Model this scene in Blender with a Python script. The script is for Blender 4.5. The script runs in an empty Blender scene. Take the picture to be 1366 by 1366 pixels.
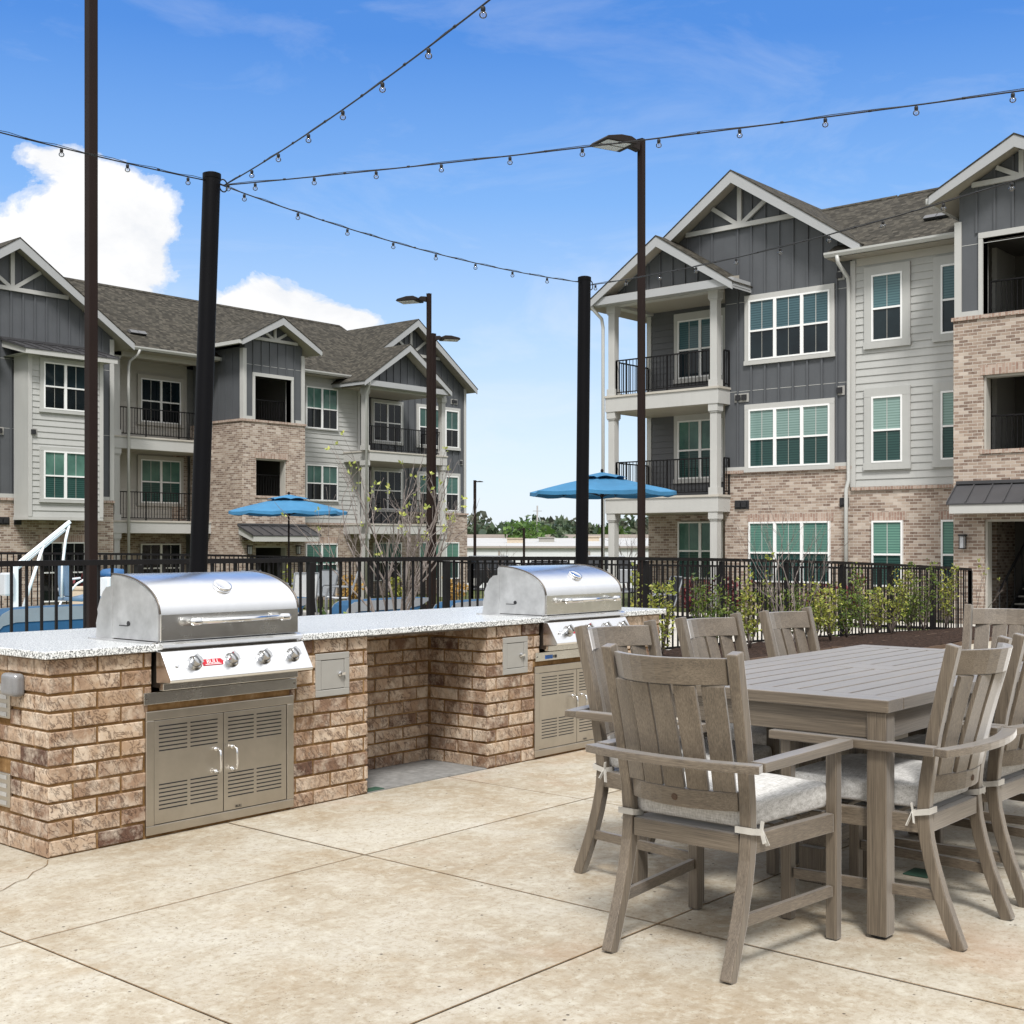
import bpy, bmesh, math, random
from mathutils import Vector, Matrix
R = math.radians
SC = bpy.context.scene
COL = SC.collection

# ------------------------------------------------------------------ camera
cam_d = bpy.data.cameras.new("camera")
cam_d.sensor_width = 36
cam_d.lens = 36 * 1678 / 1366
cam_d.shift_y = 43 / 1366
cam_d.clip_start = 0.05
cam_d.clip_end = 4000
cam = bpy.data.objects.new("camera", cam_d)
cam.location = (0, 0, 1.33)
cam.rotation_euler = (R(90), 0, R(40.576 - 90))
COL.objects.link(cam)
SC.camera = cam

# ------------------------------------------------------------------ light, sky
SUN_EL, SUN_AZ = 54, 228          # azimuth clockwise from +Y
SUN_STRENGTH, SUN_ANGLE = 2.4, 12.0
SKY_STRENGTH = 0.15
EXPOSURE = 0.75
sd = bpy.data.lights.new("sun", 'SUN')
sd.energy = SUN_STRENGTH
sd.angle = R(SUN_ANGLE)
sd.color = (1.0, 0.98, 0.95)
sun = bpy.data.objects.new("sun", sd)
sv = Vector((math.sin(R(SUN_AZ)) * math.cos(R(SUN_EL)), math.cos(R(SUN_AZ)) * math.cos(R(SUN_EL)), math.sin(R(SUN_EL))))
sun.rotation_euler = sv.to_track_quat('Z', 'Y').to_euler()
sun.location = sv * 60
COL.objects.link(sun)

W = bpy.data.worlds.new("World")
SC.world = W
W.use_nodes = True


class NT:
    """small wrapper round a node tree"""
    def __init__(s, tree):
        s.t = tree
        s.n = tree.nodes
        s.l = tree.links

    def node(s, typ, ins=None, **kw):
        nd = s.n.new(typ)
        for k, v in kw.items():
            setattr(nd, k, v)
        if ins:
            for k, v in ins.items():
                sock = nd.inputs[k]
                if isinstance(v, bpy.types.NodeSocket):
                    s.l.new(v, sock)
                else:
                    sock.default_value = v
        return nd

    def math(s, op, a, b=None, c=None, clamp=False):
        ins = {0: a}
        if b is not None:
            ins[1] = b
        if c is not None:
            ins[2] = c
        return s.node('ShaderNodeMath', ins, operation=op, use_clamp=clamp).outputs[0]

    def ramp(s, fac, stops, interp='LINEAR'):
        nd = s.n.new('ShaderNodeValToRGB')
        cr = nd.color_ramp
        cr.interpolation = interp
        while len(cr.elements) < len(stops):
            cr.elements.new(0.5)
        for e, (p, c) in zip(cr.elements, stops):
            e.position = p
            if not isinstance(c, (tuple, list)):
                c = (c, c, c)
            e.color = (c[0], c[1], c[2], 1)
        s.l.new(fac, nd.inputs[0])
        return nd.outputs[0]

    def mix(s, fac, a, b, mode='MIX'):
        nd = s.n.new('ShaderNodeMix')
        nd.data_type = 'RGBA'
        nd.blend_type = mode
        for i, v in ((0, fac), (6, a), (7, b)):
            if isinstance(v, bpy.types.NodeSocket):
                s.l.new(v, nd.inputs[i])
            elif i == 0:
                nd.inputs[0].default_value = v
            else:
                nd.inputs[i].default_value = (v[0], v[1], v[2], 1)
        return nd.outputs[2]

    def noise(s, vec, scale, detail=4, rough=0.55, dist=0.0):
        nd = s.node('ShaderNodeTexNoise', {'Scale': scale, 'Detail': detail, 'Roughness': rough, 'Distortion': dist})
        if vec is not None:
            s.l.new(vec, nd.inputs['Vector'])
        return nd.outputs[0]

    def mapping(s, vec, scale=(1, 1, 1), loc=(0, 0, 0), rot=(0, 0, 0)):
        nd = s.node('ShaderNodeMapping', {'Scale': scale, 'Location': loc, 'Rotation': rot})
        s.l.new(vec, nd.inputs[0])
        return nd.outputs[0]


def make_sky():
    t = NT(W.node_tree)
    for n in list(t.n):
        t.n.remove(n)
    out = t.n.new('ShaderNodeOutputWorld')
    bg = t.node('ShaderNodeBackground', {'Strength': SKY_STRENGTH})
    t.l.new(bg.outputs[0], out.inputs[0])
    sky = t.n.new('ShaderNodeTexSky')
    sky.sky_type = 'NISHITA'
    sky.sun_disc = False
    sky.sun_elevation = R(SUN_EL)
    sky.sun_rotation = R(SUN_AZ)
    sky.altitude = 50
    sky.air_density = 1.05
    sky.dust_density = 0.75
    sky.ozone_density = 1.6
    co = t.node('ShaderNodeTexCoord').outputs['Generated']
    sep = t.node('ShaderNodeSeparateXYZ', {0: co})
    x, y, z = sep.outputs
    az = t.math('ARCTAN2', y, x)                      # angle of the direction round the zenith, from +X
    hl = t.math('SQRT', t.math('ADD', t.math('MULTIPLY', x, x), t.math('MULTIPLY', y, y)))
    el = t.math('DIVIDE', z, t.math('MAXIMUM', hl, 0.001))
    # two cumulus banks, each a sum of soft lobes (azimuth, tan elevation, half widths)
    lobes = [(1.020, .262, .050, .034), (1.075, .232, .070, .030), (.998, .232, .036, .034), (1.060, .290, .035, .012), (1.03, .20, .06, .026),
             (.893, .200, .030, .019), (.855, .187, .030, .013), (.918, .188, .026, .014), (.88, .172, .05, .012), (.830, .176, .022, .008)]
    tot = None
    for a0, e0, wa, we in lobes:
        da = t.math('DIVIDE', t.math('SUBTRACT', az, a0), wa)
        de = t.math('DIVIDE', t.math('SUBTRACT', el, e0), we)
        rr = t.math('ADD', t.math('MULTIPLY', da, da), t.math('MULTIPLY', de, de))
        g = t.math('POWER', 2.718, t.math('MULTIPLY', rr, -0.9))
        tot = g if tot is None else t.math('ADD', tot, g)
    n1 = t.noise(t.mapping(co, (1, 1, 1.35)), 15, 10, 0.64, 0.35)
    n2 = t.noise(t.mapping(co, (1, 1, 1.2), (3, 1, 2)), 6, 4, 0.55)
    n1b = t.math('MULTIPLY', t.math('SUBTRACT', n1, 0.5), 3.4)
    dens = t.math('ADD', t.math('SUBTRACT', tot, 0.62), t.math('MULTIPLY', n1b, t.math('MINIMUM', t.math('MULTIPLY', tot, 1.4), 0.9)))
    mask = t.ramp(dens, [(0.0, 0), (0.16, .42), (0.48, 1)], 'EASE')
    K = SKY_STRENGTH * 2 ** EXPOSURE                  # radiance that reads as full white
    grad = t.ramp(t.math('MULTIPLY', el, 1.0), [(0.0, (.80, .88, .98)), (0.07, (.68, .81, .97)), (0.16, (.47, .67, .96)), (0.27, (.20, .445, .91)), (0.40, (.060, .255, .76)), (0.75, (.030, .160, .56))])
    grad = t.mix(1.0, grad, (1 / K, 1 / K, 1 / K), 'MULTIPLY')
    c1 = t.mix(0.88, sky.outputs[0], grad)
    shade = t.ramp(t.math('ADD', t.math('MULTIPLY', n1, .55), t.math('MULTIPLY', n2, .45)), [(0.36, (.80, .84, .90)), (0.48, (.95, .96, .98)), (0.58, (1.05, 1.05, 1.05))])
    shade = t.mix(1.0, shade, (1 / K, 1 / K, 1 / K), 'MULTIPLY')
    c2 = t.mix(mask, c1, shade)
    wisp = t.noise(t.mapping(co, (1.0, 1.0, 3.2), (2, 7, 1)), 5.5, 8, .62, .6)
    c2 = t.mix(t.math('MULTIPLY', t.ramp(wisp, [(0.50, 0), (0.80, .55)]), t.ramp(el, [(0.02, .9), (0.30, .35)])), c2, (.93 / K, .96 / K, 1.0 / K))
    # broken cloud added behind and above, out of view, to soften light, whiten reflections
    # (a blue gap is left towards the two buildings)
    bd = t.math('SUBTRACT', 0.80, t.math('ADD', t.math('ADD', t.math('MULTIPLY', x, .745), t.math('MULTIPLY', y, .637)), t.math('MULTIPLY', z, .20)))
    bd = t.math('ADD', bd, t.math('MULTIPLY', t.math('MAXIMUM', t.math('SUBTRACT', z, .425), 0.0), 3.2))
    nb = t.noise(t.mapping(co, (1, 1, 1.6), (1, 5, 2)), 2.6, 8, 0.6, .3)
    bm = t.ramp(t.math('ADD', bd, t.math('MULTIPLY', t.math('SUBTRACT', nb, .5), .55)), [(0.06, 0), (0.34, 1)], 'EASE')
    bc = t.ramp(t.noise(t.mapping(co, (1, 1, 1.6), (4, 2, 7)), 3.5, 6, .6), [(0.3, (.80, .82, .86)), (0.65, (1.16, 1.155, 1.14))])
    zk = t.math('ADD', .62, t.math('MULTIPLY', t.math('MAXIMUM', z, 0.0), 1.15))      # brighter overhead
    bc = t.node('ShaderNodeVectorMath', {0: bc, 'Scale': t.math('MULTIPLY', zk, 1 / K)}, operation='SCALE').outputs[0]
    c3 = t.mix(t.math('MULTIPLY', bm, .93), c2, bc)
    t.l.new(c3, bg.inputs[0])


make_sky()
VS = SC.view_settings
SC.display_settings.display_device = 'sRGB'
VS.view_transform = 'Standard'
VS.look = 'None'
VS.exposure = EXPOSURE
VS.gamma = 1
VS.use_curve_mapping = False
SC.render.film_transparent = False
SC.cycles.use_denoising = True
SC.cycles.max_bounces = 8
SC.cycles.transparent_max_bounces = 12

# ------------------------------------------------------------------ materials
MATS = {}


def mat(name, rough=0.6, metal=0.0, spec=0.5):
    m = bpy.data.materials.new(name)
    m.use_nodes = True
    t = NT(m.node_tree)
    b = t.n['Principled BSDF']
    b.inputs['Roughness'].default_value = rough
    b.inputs['Metallic'].default_value = metal
    b.inputs['Specular IOR Level'].default_value = spec
    MATS[name] = m
    return m, t, b


def setc(t, b, c):
    if isinstance(c, bpy.types.NodeSocket):
        t.l.new(c, b.inputs['Base Color'])
    else:
        b.inputs['Base Color'].default_value = (c[0], c[1], c[2], 1)


def bump(t, b, h, strength=0.4, dist=0.01):
    nd = t.node('ShaderNodeBump', {'Strength': strength, 'Distance': dist, 'Height': h})
    t.l.new(nd.outputs[0], b.inputs['Normal'])


def scl(c, k):
    return tuple(v * k for v in c)


def painted(name, c, rough=0.55, var=0.12, scale=3.0, metal=0.0, grime=0.0, spec=0.4):
    """painted or coated surface with slow blotches and fine tooth"""
    m, t, b = mat(name, rough, metal, spec)
    o = t.node('ShaderNodeTexCoord').outputs['Object']
    n = t.noise(o, scale, 6, 0.6)
    col = t.ramp(n, [(0.25, scl(c, 1 - var)), (0.75, scl(c, 1 + var))])
    if grime:
        st = t.noise(t.mapping(o, (4, 4, 0.35)), 2.2, 6, 0.7)
        col = t.mix(t.ramp(st, [(0.5, 0), (0.8, grime)]), col, scl(c, .45))
    setc(t, b, col)
    bump(t, b, t.noise(o, scale * 40, 3), 0.12, 0.004)
    return m


def flat_uv(t):
    """wall coordinates: along the wall, up the wall (object space, by the face's own direction)"""
    tc = t.node('ShaderNodeTexCoord')
    p = t.node('ShaderNodeSeparateXYZ', {0: tc.outputs['Object']})
    n = t.node('ShaderNodeSeparateXYZ', {0: tc.outputs['Normal']})
    k = t.math('GREATER_THAN', t.math('ABSOLUTE', n.outputs[0]), t.math('ABSOLUTE', n.outputs[1]))
    u = t.math('ADD', t.math('MULTIPLY', p.outputs[1], k), t.math('MULTIPLY', p.outputs[0], t.math('SUBTRACT', 1.0, k)))
    v = t.node('ShaderNodeCombineXYZ', {0: u, 1: p.outputs[2]}).outputs[0]
    return tc.outputs['Object'], v


def wall_brick(name, tones, mortar, bw=0.215, rh=0.075, upright=False):
    m, t, b = mat(name, 0.85, 0, 0.25)
    o, v = flat_uv(t)
    if upright:
        v = t.mapping(v, (1, 1, 1), (0, 0, 0), (0, 0, R(90)))
    br = t.node('ShaderNodeTexBrick', {'Vector': v, 'Scale': 1.0, 'Mortar Size': 0.007, 'Mortar Smooth': 0.15, 'Bias': 0.0,
                                       'Brick Width': bw, 'Row Height': rh, 'Color1': (0, 0, 0, 1), 'Color2': (1, 1, 1, 1), 'Mortar': (.5, .5, .5, 1)})
    br.offset = 0.5
    br.squash = 1.0
    tone = t.ramp(br.outputs[0], [(0.0, tones[0]), (0.35, tones[1]), (0.7, tones[2]), (1.0, tones[3])])
    tone = t.mix(t.ramp(t.noise(o, 14, 5, 0.7), [(0.35, 0.0), (0.75, 0.55)]), tone, scl(tones[2], 1.25))
    tone = t.mix(t.ramp(t.noise(o, 0.9, 4), [(0.35, 0.0), (0.8, 0.35)]), tone, scl(tones[0], .9))
    col = t.mix(br.outputs[1], tone, mortar)
    setc(t, b, col)
    h = t.math('SUBTRACT', t.math('MULTIPLY', t.noise(o, 40, 3), 0.25), br.outputs[1])
    bump(t, b, h, 0.7, 0.012)
    return m


def wood(name, axis):
    """grey brown brushed finish, grain along one axis"""
    m, t, b = mat(name, 0.48, 0, 0.5)
    o = t.node('ShaderNodeTexCoord').outputs['Object']
    sc = [330, 330, 330]
    sc[axis] = 5
    info = t.node('ShaderNodeObjectInfo')
    g = t.noise(t.mapping(o, tuple(sc)), 1.0, 5, 0.7)
    sc2 = [22, 22, 22]
    sc2[axis] = 1.2
    g2 = t.noise(t.mapping(o, tuple(sc2), (2, 5, 1)), 1.0, 4, 0.6)
    f = t.math('ADD', t.math('MULTIPLY', g, .74), t.math('MULTIPLY', g2, .26))
    col = t.ramp(f, [(0.34, (.034, .024, .015)), (0.46, (.092, .069, .045)), (0.56, (.135, .105, .072)), (0.68, (.215, .173, .127))])
    tint = t.ramp(info.outputs['Random'], [(0, (.93, .93, .93)), (1, (1.05, 1.04, 1.03))])
    col = t.mix(1.0, col, tint, 'MULTIPLY')
    setc(t, b, col)
    rr = t.ramp(g, [(0.3, 0.62), (0.7, 0.40)])
    t.l.new(rr, b.inputs['Roughness'])
    bump(t, b, f, 0.22, 0.0015)
    b.inputs['Sheen Weight'].default_value = 0.68
    b.inputs['Sheen Roughness'].default_value = 0.35
    b.inputs['Coat Weight'].default_value = 0.9
    b.inputs['Coat Roughness'].default_value = 0.42
    return m


def steel(name, c=(.62, .61, .58), rough=0.28, axis=0, var=0.1, smudge=0.25):
    m, t, b = mat(name, rough, 1.0, 0.5)
    o = t.node('ShaderNodeTexCoord').outputs['Object']
    sc = [260, 260, 260]
    sc[axis] = 4
    g = t.noise(t.mapping(o, tuple(sc)), 1.0, 3, 0.6)
    sm = t.noise(o, 7, 6, 0.65)
    col = t.ramp(sm, [(0.3, scl(c, 1 - var)), (0.7, scl(c, 1 + var * .6))])
    setc(t, b, col)
    r1 = t.math('ADD', t.math('MULTIPLY', g, .05), t.math('ADD', rough - .11, t.math('MULTIPLY', sm, smudge * .5)))
    t.l.new(r1, b.inputs['Roughness'])
    bump(t, b, g, 0.04, 0.0005)
    return m


def make_materials():
    painted('charcoal_paint', (.086, .091, .099), 0.6, .10, 1.2, grime=.22)
    painted('charcoal_lap', (.100, .102, .108), 0.6, .08, 1.2)
    painted('greige_paint', (.43, .43, .412), 0.55, .06, 1.0, grime=.14)
    painted('tan_paint', (.43, .41, .37), 0.55, .05, 1.0)
    painted('trim_paint', (.455, .45, .43), 0.5, .05, 1.0, grime=.12)
    painted('fascia_paint', (.36, .365, .37), 0.45, .05, 1.0)
    painted('soffit_paint', (.36, .33, .28), 0.6, .05, 1.0)
    painted('white_vinyl', (.80, .80, .79), 0.35, .03, 1.0)
    painted('gutter_paint', (.47, .47, .45), 0.35, .04, 1.0)
    painted('black_iron', (.010, .0095, .010), 0.5, .25, 6.0, spec=.14)
    painted('bronze_iron', (.020, .016, .015), 0.55, .15, 6.0, spec=.12)
    painted('bronze_pole', (.017, .0105, .009), 0.55, .18, 1.5, spec=.12)
    painted('black_pole', (.003, .003, .004), 0.45, .25, 2.0, spec=.10)
    painted('awning_metal', (.050, .049, .052), 0.42, .15, 1.5)
    painted('vent_black', (.020, .020, .022), 0.5, .2, 5)
    painted('vent_gray', (.34, .33, .31), 0.5, .1, 5)
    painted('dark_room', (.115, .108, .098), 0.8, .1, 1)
    painted('stair_steel', (.03, .03, .032), 0.5, .1, 3)
    painted('roof_vent_gray', (.10, .10, .105), 0.45, .1, 3)
    painted('cover_gray', (.20, .20, .205), 0.15, .25, 14.0, spec=.6)
    painted('bay_concrete', (.215, .21, .20), 0.8, .3, 22.0)
    painted('lens_gray', (.50, .51, .53), 0.25, .05, 5)
    painted('white_metal', (.78, .79, .80), 0.35, .05, 3)
    painted('dark_rubber', (.015, .015, .015), 0.7, .2, 5)
    painted('box_gray', (.31, .30, .275), 0.45, .08, 6)
    painted('drain_green', (.03, .075, .05), 0.6, .3, 12)
    painted('red_badge', (.45, .012, .025), 0.35, .05, 10)
    painted('badge_white', (.8, .8, .8), 0.4, .02, 10)
    painted('logo_black', (.02, .02, .02), 0.4, .02, 10)
    painted('sticker_blue', (.02, .12, .42), 0.4, .1, 10)
    painted('cable_black', (.008, .008, .009), 0.5, .1, 10)
    painted('umbrella_fabric', (.034, .158, .300), 0.8, .14, 3.0)
    painted('sling_blue', (.014, .068, .145), 0.75, .15, 3.0)
    painted('sling_gray', (.20, .21, .225), 0.7, .10, 3.0)
    painted('lid_blue', (.02, .09, .22), 0.5, .1, 3.0)
    painted('sling_white', (.62, .63, .64), 0.7, .08, 3.0)
    painted('seat_blue', (.12, .19, .28), 0.55, .1, 3.0)
    painted('beige_box', (.50, .42, .32), 0.6, .1, 3.0)
    painted('planter_brown', (.09, .055, .035), 0.7, .3, 5.0)
    painted('warehouse_white', (.60, .61, .615), 0.6, .06, .1, grime=.25)
    painted('warehouse_roof', (.40, .39, .37), 0.6, .10, .12)
    painted('warehouse_brown', (.30, .26, .23), 0.7, .1, .2)
    painted('car_paint', (.018, .019, .022), 0.18, .1, 1.0, spec=.6)
    painted('car_silver', (.32, .33, .34), 0.2, .05, 1.0, spec=.6)
    painted('car_glass', (.012, .014, .016), 0.06, .05, 1.0, spec=.8)
    painted('lamp_red', (.25, .01, .01), 0.3, .05, 5)
    painted('wood_pole', (.26, .25, .24), 0.9, .2, 2)
    painted('brick_soldier_trim', (.40, .31, .25), 0.8, .1, 9)
    wall_brick('house_brick', [(.130, .084, .066), (.25, .178, .138), (.385, .305, .245), (.555, .482, .415)], (.52, .475, .42))
    wall_brick('house_brick_upright', [(.24, .15, .118), (.31, .215, .17), (.40, .30, .245), (.48, .39, .33)], (.48, .43, .37), 0.215, 0.075, True)
    for i, a in enumerate('xyz'):
        wood('wood_' + a, i)
    steel('steel_x', axis=0)
    steel('steel_z', (.60, .59, .55), 0.33, 2)
    steel('steel_lid', (.84, .84, .84), 0.30, 0, .05, .15)
    steel('steel_side', (.66, .66, .66), 0.42, 2, .22, .5)
    steel('door_steel', (.50, .46, .40), 0.40, 2, .10, .2)
    steel('chrome', (.78, .78, .78), 0.12, 0, .03, .05)
    steel('knob_chrome', (.50, .50, .50), 0.14, 0, .05, .05)
    steel('dark_steel', (.16, .14, .12), 0.5, 0, .2)

    # patio concrete
    m, t, b = mat('patio_concrete', 0.72, 0, 0.35)
    o = t.node('ShaderNodeTexCoord').outputs['Object']
    n = t.noise(o, 1.3, 9, 0.68, .4)
    c = t.ramp(n, [(0.30, (.270, .216, .150)), (0.44, (.330, .280, .208)), (0.56, (.380, .342, .276)), (0.70, (.425, .398, .343))])
    n2 = t.noise(t.mapping(o, (1, 1, 1), (7, 3, 0)), 2.6, 8, 0.68, .5)
    c = t.mix(t.ramp(n2, [(0.48, 0), (0.72, .55)]), c, (.485, .455, .39))
    n3 = t.noise(t.mapping(o, (1, 1, 1), (17, 9, 0)), 1.7, 7, 0.7, .8)
    c = t.mix(t.ramp(n3, [(0.50, 0), (0.72, .55)]), c, (.275, .190, .100))
    n4 = t.noise(o, 38, 6, 0.8)
    c = t.mix(t.ramp(n4, [(0.32, .75), (0.52, 0)]), c, (.215, .160, .095))
    n5 = t.noise(o, 13, 7, 0.8, .3)
    c = t.mix(t.ramp(n5, [(0.48, 0), (0.70, .75)]), c, (.50, .475, .40))
    vo = t.node('ShaderNodeTexVoronoi', {'Vector': o, 'Scale': 17.0, 'Randomness': 1.0})
    sp = t.ramp(vo.outputs['Distance'], [(0.065, 1), (0.12, 0)])
    pick = t.math('GREATER_THAN', t.noise(t.mapping(o, (1, 1, 1), (31, 11, 0)), 9, 3), 0.54)
    c = t.mix(t.math('MULTIPLY', t.math('MULTIPLY', sp, pick), .95), c, (.05, .035, .022))
    vo2 = t.node('ShaderNodeTexVoronoi', {'Vector': o, 'Scale': 55.0, 'Randomness': 1.0})
    sp2 = t.ramp(vo2.outputs['Distance'], [(0.10, 1), (0.20, 0)])
    pick2 = t.math('GREATER_THAN', t.noise(t.mapping(o, (1, 1, 1), (3, 41, 0)), 6, 3), 0.52)
    c = t.mix(t.math('MULTIPLY', t.math('MULTIPLY', sp2, pick2), .8), c, (.12, .085, .055))
    n6 = t.noise(t.mapping(o, (1, 1, 1), (3.3, 7.7, 0)), 0.75, 5, 0.6)
    c = t.mix(t.ramp(n6, [(0.57, 0), (0.74, .40)]), c, (.36, .185, .10))
    isl = t.node('ShaderNodeNewGeometry').outputs['Random Per Island']
    c = t.mix(1.0, c, t.ramp(isl, [(0, (.93, .92, .90)), (.5, (1.0, 1.0, 1.0)), (1, (1.05, 1.06, 1.07))]), 'MULTIPLY')
    setc(t, b, c)
    t.l.new(t.ramp(n2, [(0.3, 0.82), (0.7, 0.6)]), b.inputs['Roughness'])
    bump(t, b, t.math('SUBTRACT', t.noise(o, 45, 6, .7), t.math('MULTIPLY', sp, pick)), 0.30, 0.006)

    m, t, b = mat('joint_dirt', 0.95, 0, 0.1)
    o = t.node('ShaderNodeTexCoord').outputs['Object']
    setc(t, b, t.ramp(t.noise(o, 12, 4), [(0.3, (.11, .072, .040)), (0.7, (.25, .165, .09))]))

    m, t, b = mat('deck_concrete', 0.8, 0, 0.3)
    o = t.node('ShaderNodeTexCoord').outputs['Object']
    setc(t, b, t.ramp(t.noise(o, .8, 8, .65), [(0.3, (.40, .37, .32)), (0.7, (.52, .49, .44))]))
    bump(t, b, t.noise(o, 40, 4), 0.2, 0.004)

    m, t, b = mat('mulch', 0.95, 0, 0.1)
    o = t.node('ShaderNodeTexCoord').outputs['Object']
    setc(t, b, t.ramp(t.noise(o, 24, 6, .7), [(0.3, (.010, .007, .006)), (0.55, (.045, .028, .021)), (0.8, (.13, .085, .065))]))
    bump(t, b, t.noise(o, 30, 5, .7), 0.9, 0.04)

    m, t, b = mat('ground_cover', 0.95, 0, 0.1)
    o = t.node('ShaderNodeTexCoord').outputs['Object']
    c = t.ramp(t.noise(o, .35, 8, .7), [(0.3, (.055, .075, .025)), (0.55, (.10, .11, .045)), (0.75, (.20, .17, .10))])
    setc(t, b, c)
    bump(t, b, t.noise(o, 18, 5, .7), 0.6, 0.05)

    m, t, b = mat('asphalt', 0.9, 0, 0.2)
    o = t.node('ShaderNodeTexCoord').outputs['Object']
    setc(t, b, t.ramp(t.noise(o, 2.0, 8, .7), [(0.3, (.045, .045, .047)), (0.7, (.075, .074, .073))]))

    m, t, b = mat('pool_water', 0.04, 0, 0.5)
    o = t.node('ShaderNodeTexCoord').outputs['Object']
    setc(t, b, t.ramp(t.noise(o, 1.6, 4), [(0.3, (.03, .30, .40)), (0.7, (.08, .45, .55))]))
    bump(t, b, t.noise(o, 3, 4), 0.15, 0.05)

    # island bricks: one tone per brick in a colour attribute, wrinkled faces
    m, t, b = mat('island_brick', 0.86, 0, 0.25)
    o = t.node('ShaderNodeTexCoord').outputs['Object']
    at = t.node('ShaderNodeAttribute', attribute_name='tone')
    sx = t.node('ShaderNodeSeparateColor', {0: at.outputs['Color']})
    base = t.ramp(sx.outputs[0], [(0.0, (.110, .060, .042)), (0.25, (.225, .138, .090)), (0.55, (.335, .228, .152)), (1.0, (.47, .350, .250))])
    off = t.node('ShaderNodeVectorMath', {0: o, 1: at.outputs['Color']}, operation='ADD').outputs[0]
    wr = t.noise(t.mapping(t.mapping(off, (1, 1, 1), rot=(R(24), R(32), R(10))), (1.9, 1.9, .55)), 15, 5, 0.62, .7)
    line = t.ramp(t.math('ABSOLUTE', t.math('SUBTRACT', wr, 0.5)), [(0.0, 1), (0.032, 0)])
    base = t.mix(t.math('MULTIPLY', line, .30), base, (.065, .038, .026))
    bl = t.noise(off, 11, 6, .7)
    base = t.mix(t.ramp(bl, [(0.44, 0), (0.64, .60)]), base, (.66, .57, .46))
    base = t.mix(t.ramp(t.noise(off, 7, 6, .7, .4), [(0.52, 0), (0.72, .60)]), base, (.17, .10, .068))
    cl = t.ramp(t.noise(off, 5, 3, .5), [(.38, 0), (.56, .95)])
    base = t.mix(t.math('MULTIPLY', t.math('MULTIPLY', line, cl), .8), base, (.085, .048, .032))
    st = t.noise(t.mapping(o, (1, 1, .5), (5, 2, 1)), 2.6, 7, .7)
    base = t.mix(t.ramp(st, [(0.52, 0), (0.75, .35)]), base, (.34, .20, .085))
    setc(t, b, base)
    bump(t, b, t.math('SUBTRACT', t.noise(off, 45, 5, .7), t.math('MULTIPLY', line, .9)), 0.6, 0.006)

    m, t, b = mat('island_mortar', 0.95, 0, 0.1)
    o = t.node('ShaderNodeTexCoord').outputs['Object']
    setc(t, b, t.ramp(t.noise(o, 9, 6, .7), [(0.3, (.115, .060, .022)), (0.55, (.240, .140, .060)), (0.75, (.40, .28, .16))]))
    bump(t, b, t.noise(o, 80, 4), 0.5, 0.004)

    # granite
    m, t, b = mat('granite', 0.18, 0, 0.5)
    o = t.node('ShaderNodeTexCoord').outputs['Object']
    a1 = t.noise(o, 115, 3, .6)
    a2 = t.noise(t.mapping(o, (1, 1, 1), (4, 9, 2)), 130, 2, .5)
    c = t.ramp(a1, [(0.37, (.05, .055, .06)), (0.43, (.28, .29, .295)), (0.49, (.68, .70, .69)), (0.60, (.85, .86, .85))])
    c = t.mix(t.ramp(a2, [(0.38, .95), (0.43, 0)]), c, (.03, .032, .036))
    c = t.mix(t.ramp(t.noise(o, 3, 4), [(0.4, 0), (0.8, .25)]), c, (.70, .71, .70))
    setc(t, b, c)
    t.l.new(t.ramp(a2, [(0.4, .42), (0.6, .22)]), b.inputs['Roughness'])
    b.inputs['Sheen Weight'].default_value = 0.35
    b.inputs['Sheen Roughness'].default_value = 0.35
    b.inputs['Coat Weight'].default_value = 0.5
    b.inputs['Coat Roughness'].default_value = 0.36

    # shingles
    m, t, b = mat('shingles', 0.95, 0, 0.1)
    o, v = flat_uv(t)
    br = t.node('ShaderNodeTexBrick', {'Vector': v, 'Scale': 1.0, 'Mortar Size': 0.005, 'Mortar Smooth': 0.3, 'Bias': 0.0, 'Brick Width': 0.15,
                                       'Row Height': 0.07, 'Color1': (0, 0, 0, 1), 'Color2': (1, 1, 1, 1), 'Mortar': (0, 0, 0, 1)})
    br.offset = 0.37
    c = t.ramp(br.outputs[0], [(0, (.026, .024, .020)), (.5, (.050, .046, .038)), (1, (.086, .078, .063))])
    c = t.mix(t.ramp(t.noise(o, 2, 6, .7), [(0.4, 0), (0.8, .4)]), c, (.066, .058, .046))
    setc(t, b, c)
    bump(t, b, t.math('MULTIPLY', br.outputs[0], 1.0), 0.5, 0.02)

    # cushions
    m, t, b = mat('cushion_fabric', 0.9, 0, 0.2)
    o = t.node('ShaderNodeTexCoord').outputs['Object']
    sl = t.noise(t.mapping(o, (230, 22, 230)), 1, 4, .7)
    sl2 = t.noise(t.mapping(o, (22, 230, 60), (3, 1, 2)), 1, 4, .7)
    c = t.ramp(t.math('ADD', t.math('MULTIPLY', sl2, .5), t.math('MULTIPLY', sl, .5)), [(0.36, (.27, .26, .24)), (0.5, (.47, .46, .44)), (0.62, (.61, .60, .585))])
    setc(t, b, c)
    bump(t, b, t.math('ADD', sl2, sl), 0.4, 0.003)

    painted('tie_fabric', (.46, .44, .40), 0.9, .1, 30)
    for nm, cs in (('leaf_green', [(.025, .055, .010), (.085, .135, .020), (.20, .24, .045)]), ('leaf_yellow', [(.07, .10, .015), (.22, .26, .04), (.42, .40, .09)]),
                   ('leaf_red', [(.05, .008, .012), (.14, .022, .030), (.24, .06, .06)]), ('leaf_orange', [(.18, .10, .02), (.42, .25, .06), (.55, .36, .12)]),
                   ('leaf_bud', [(.16, .20, .04), (.33, .37, .08), (.52, .52, .16)]), ('leaf_far', [(.028, .050, .030), (.058, .090, .048), (.095, .132, .068)]),
                   ('leaf_far_bright', [(.035, .085, .018), (.075, .155, .030), (.13, .21, .05)]), ('leaf_far_gray', [(.05, .055, .04), (.09, .105, .065), (.14, .15, .10)])):
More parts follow.
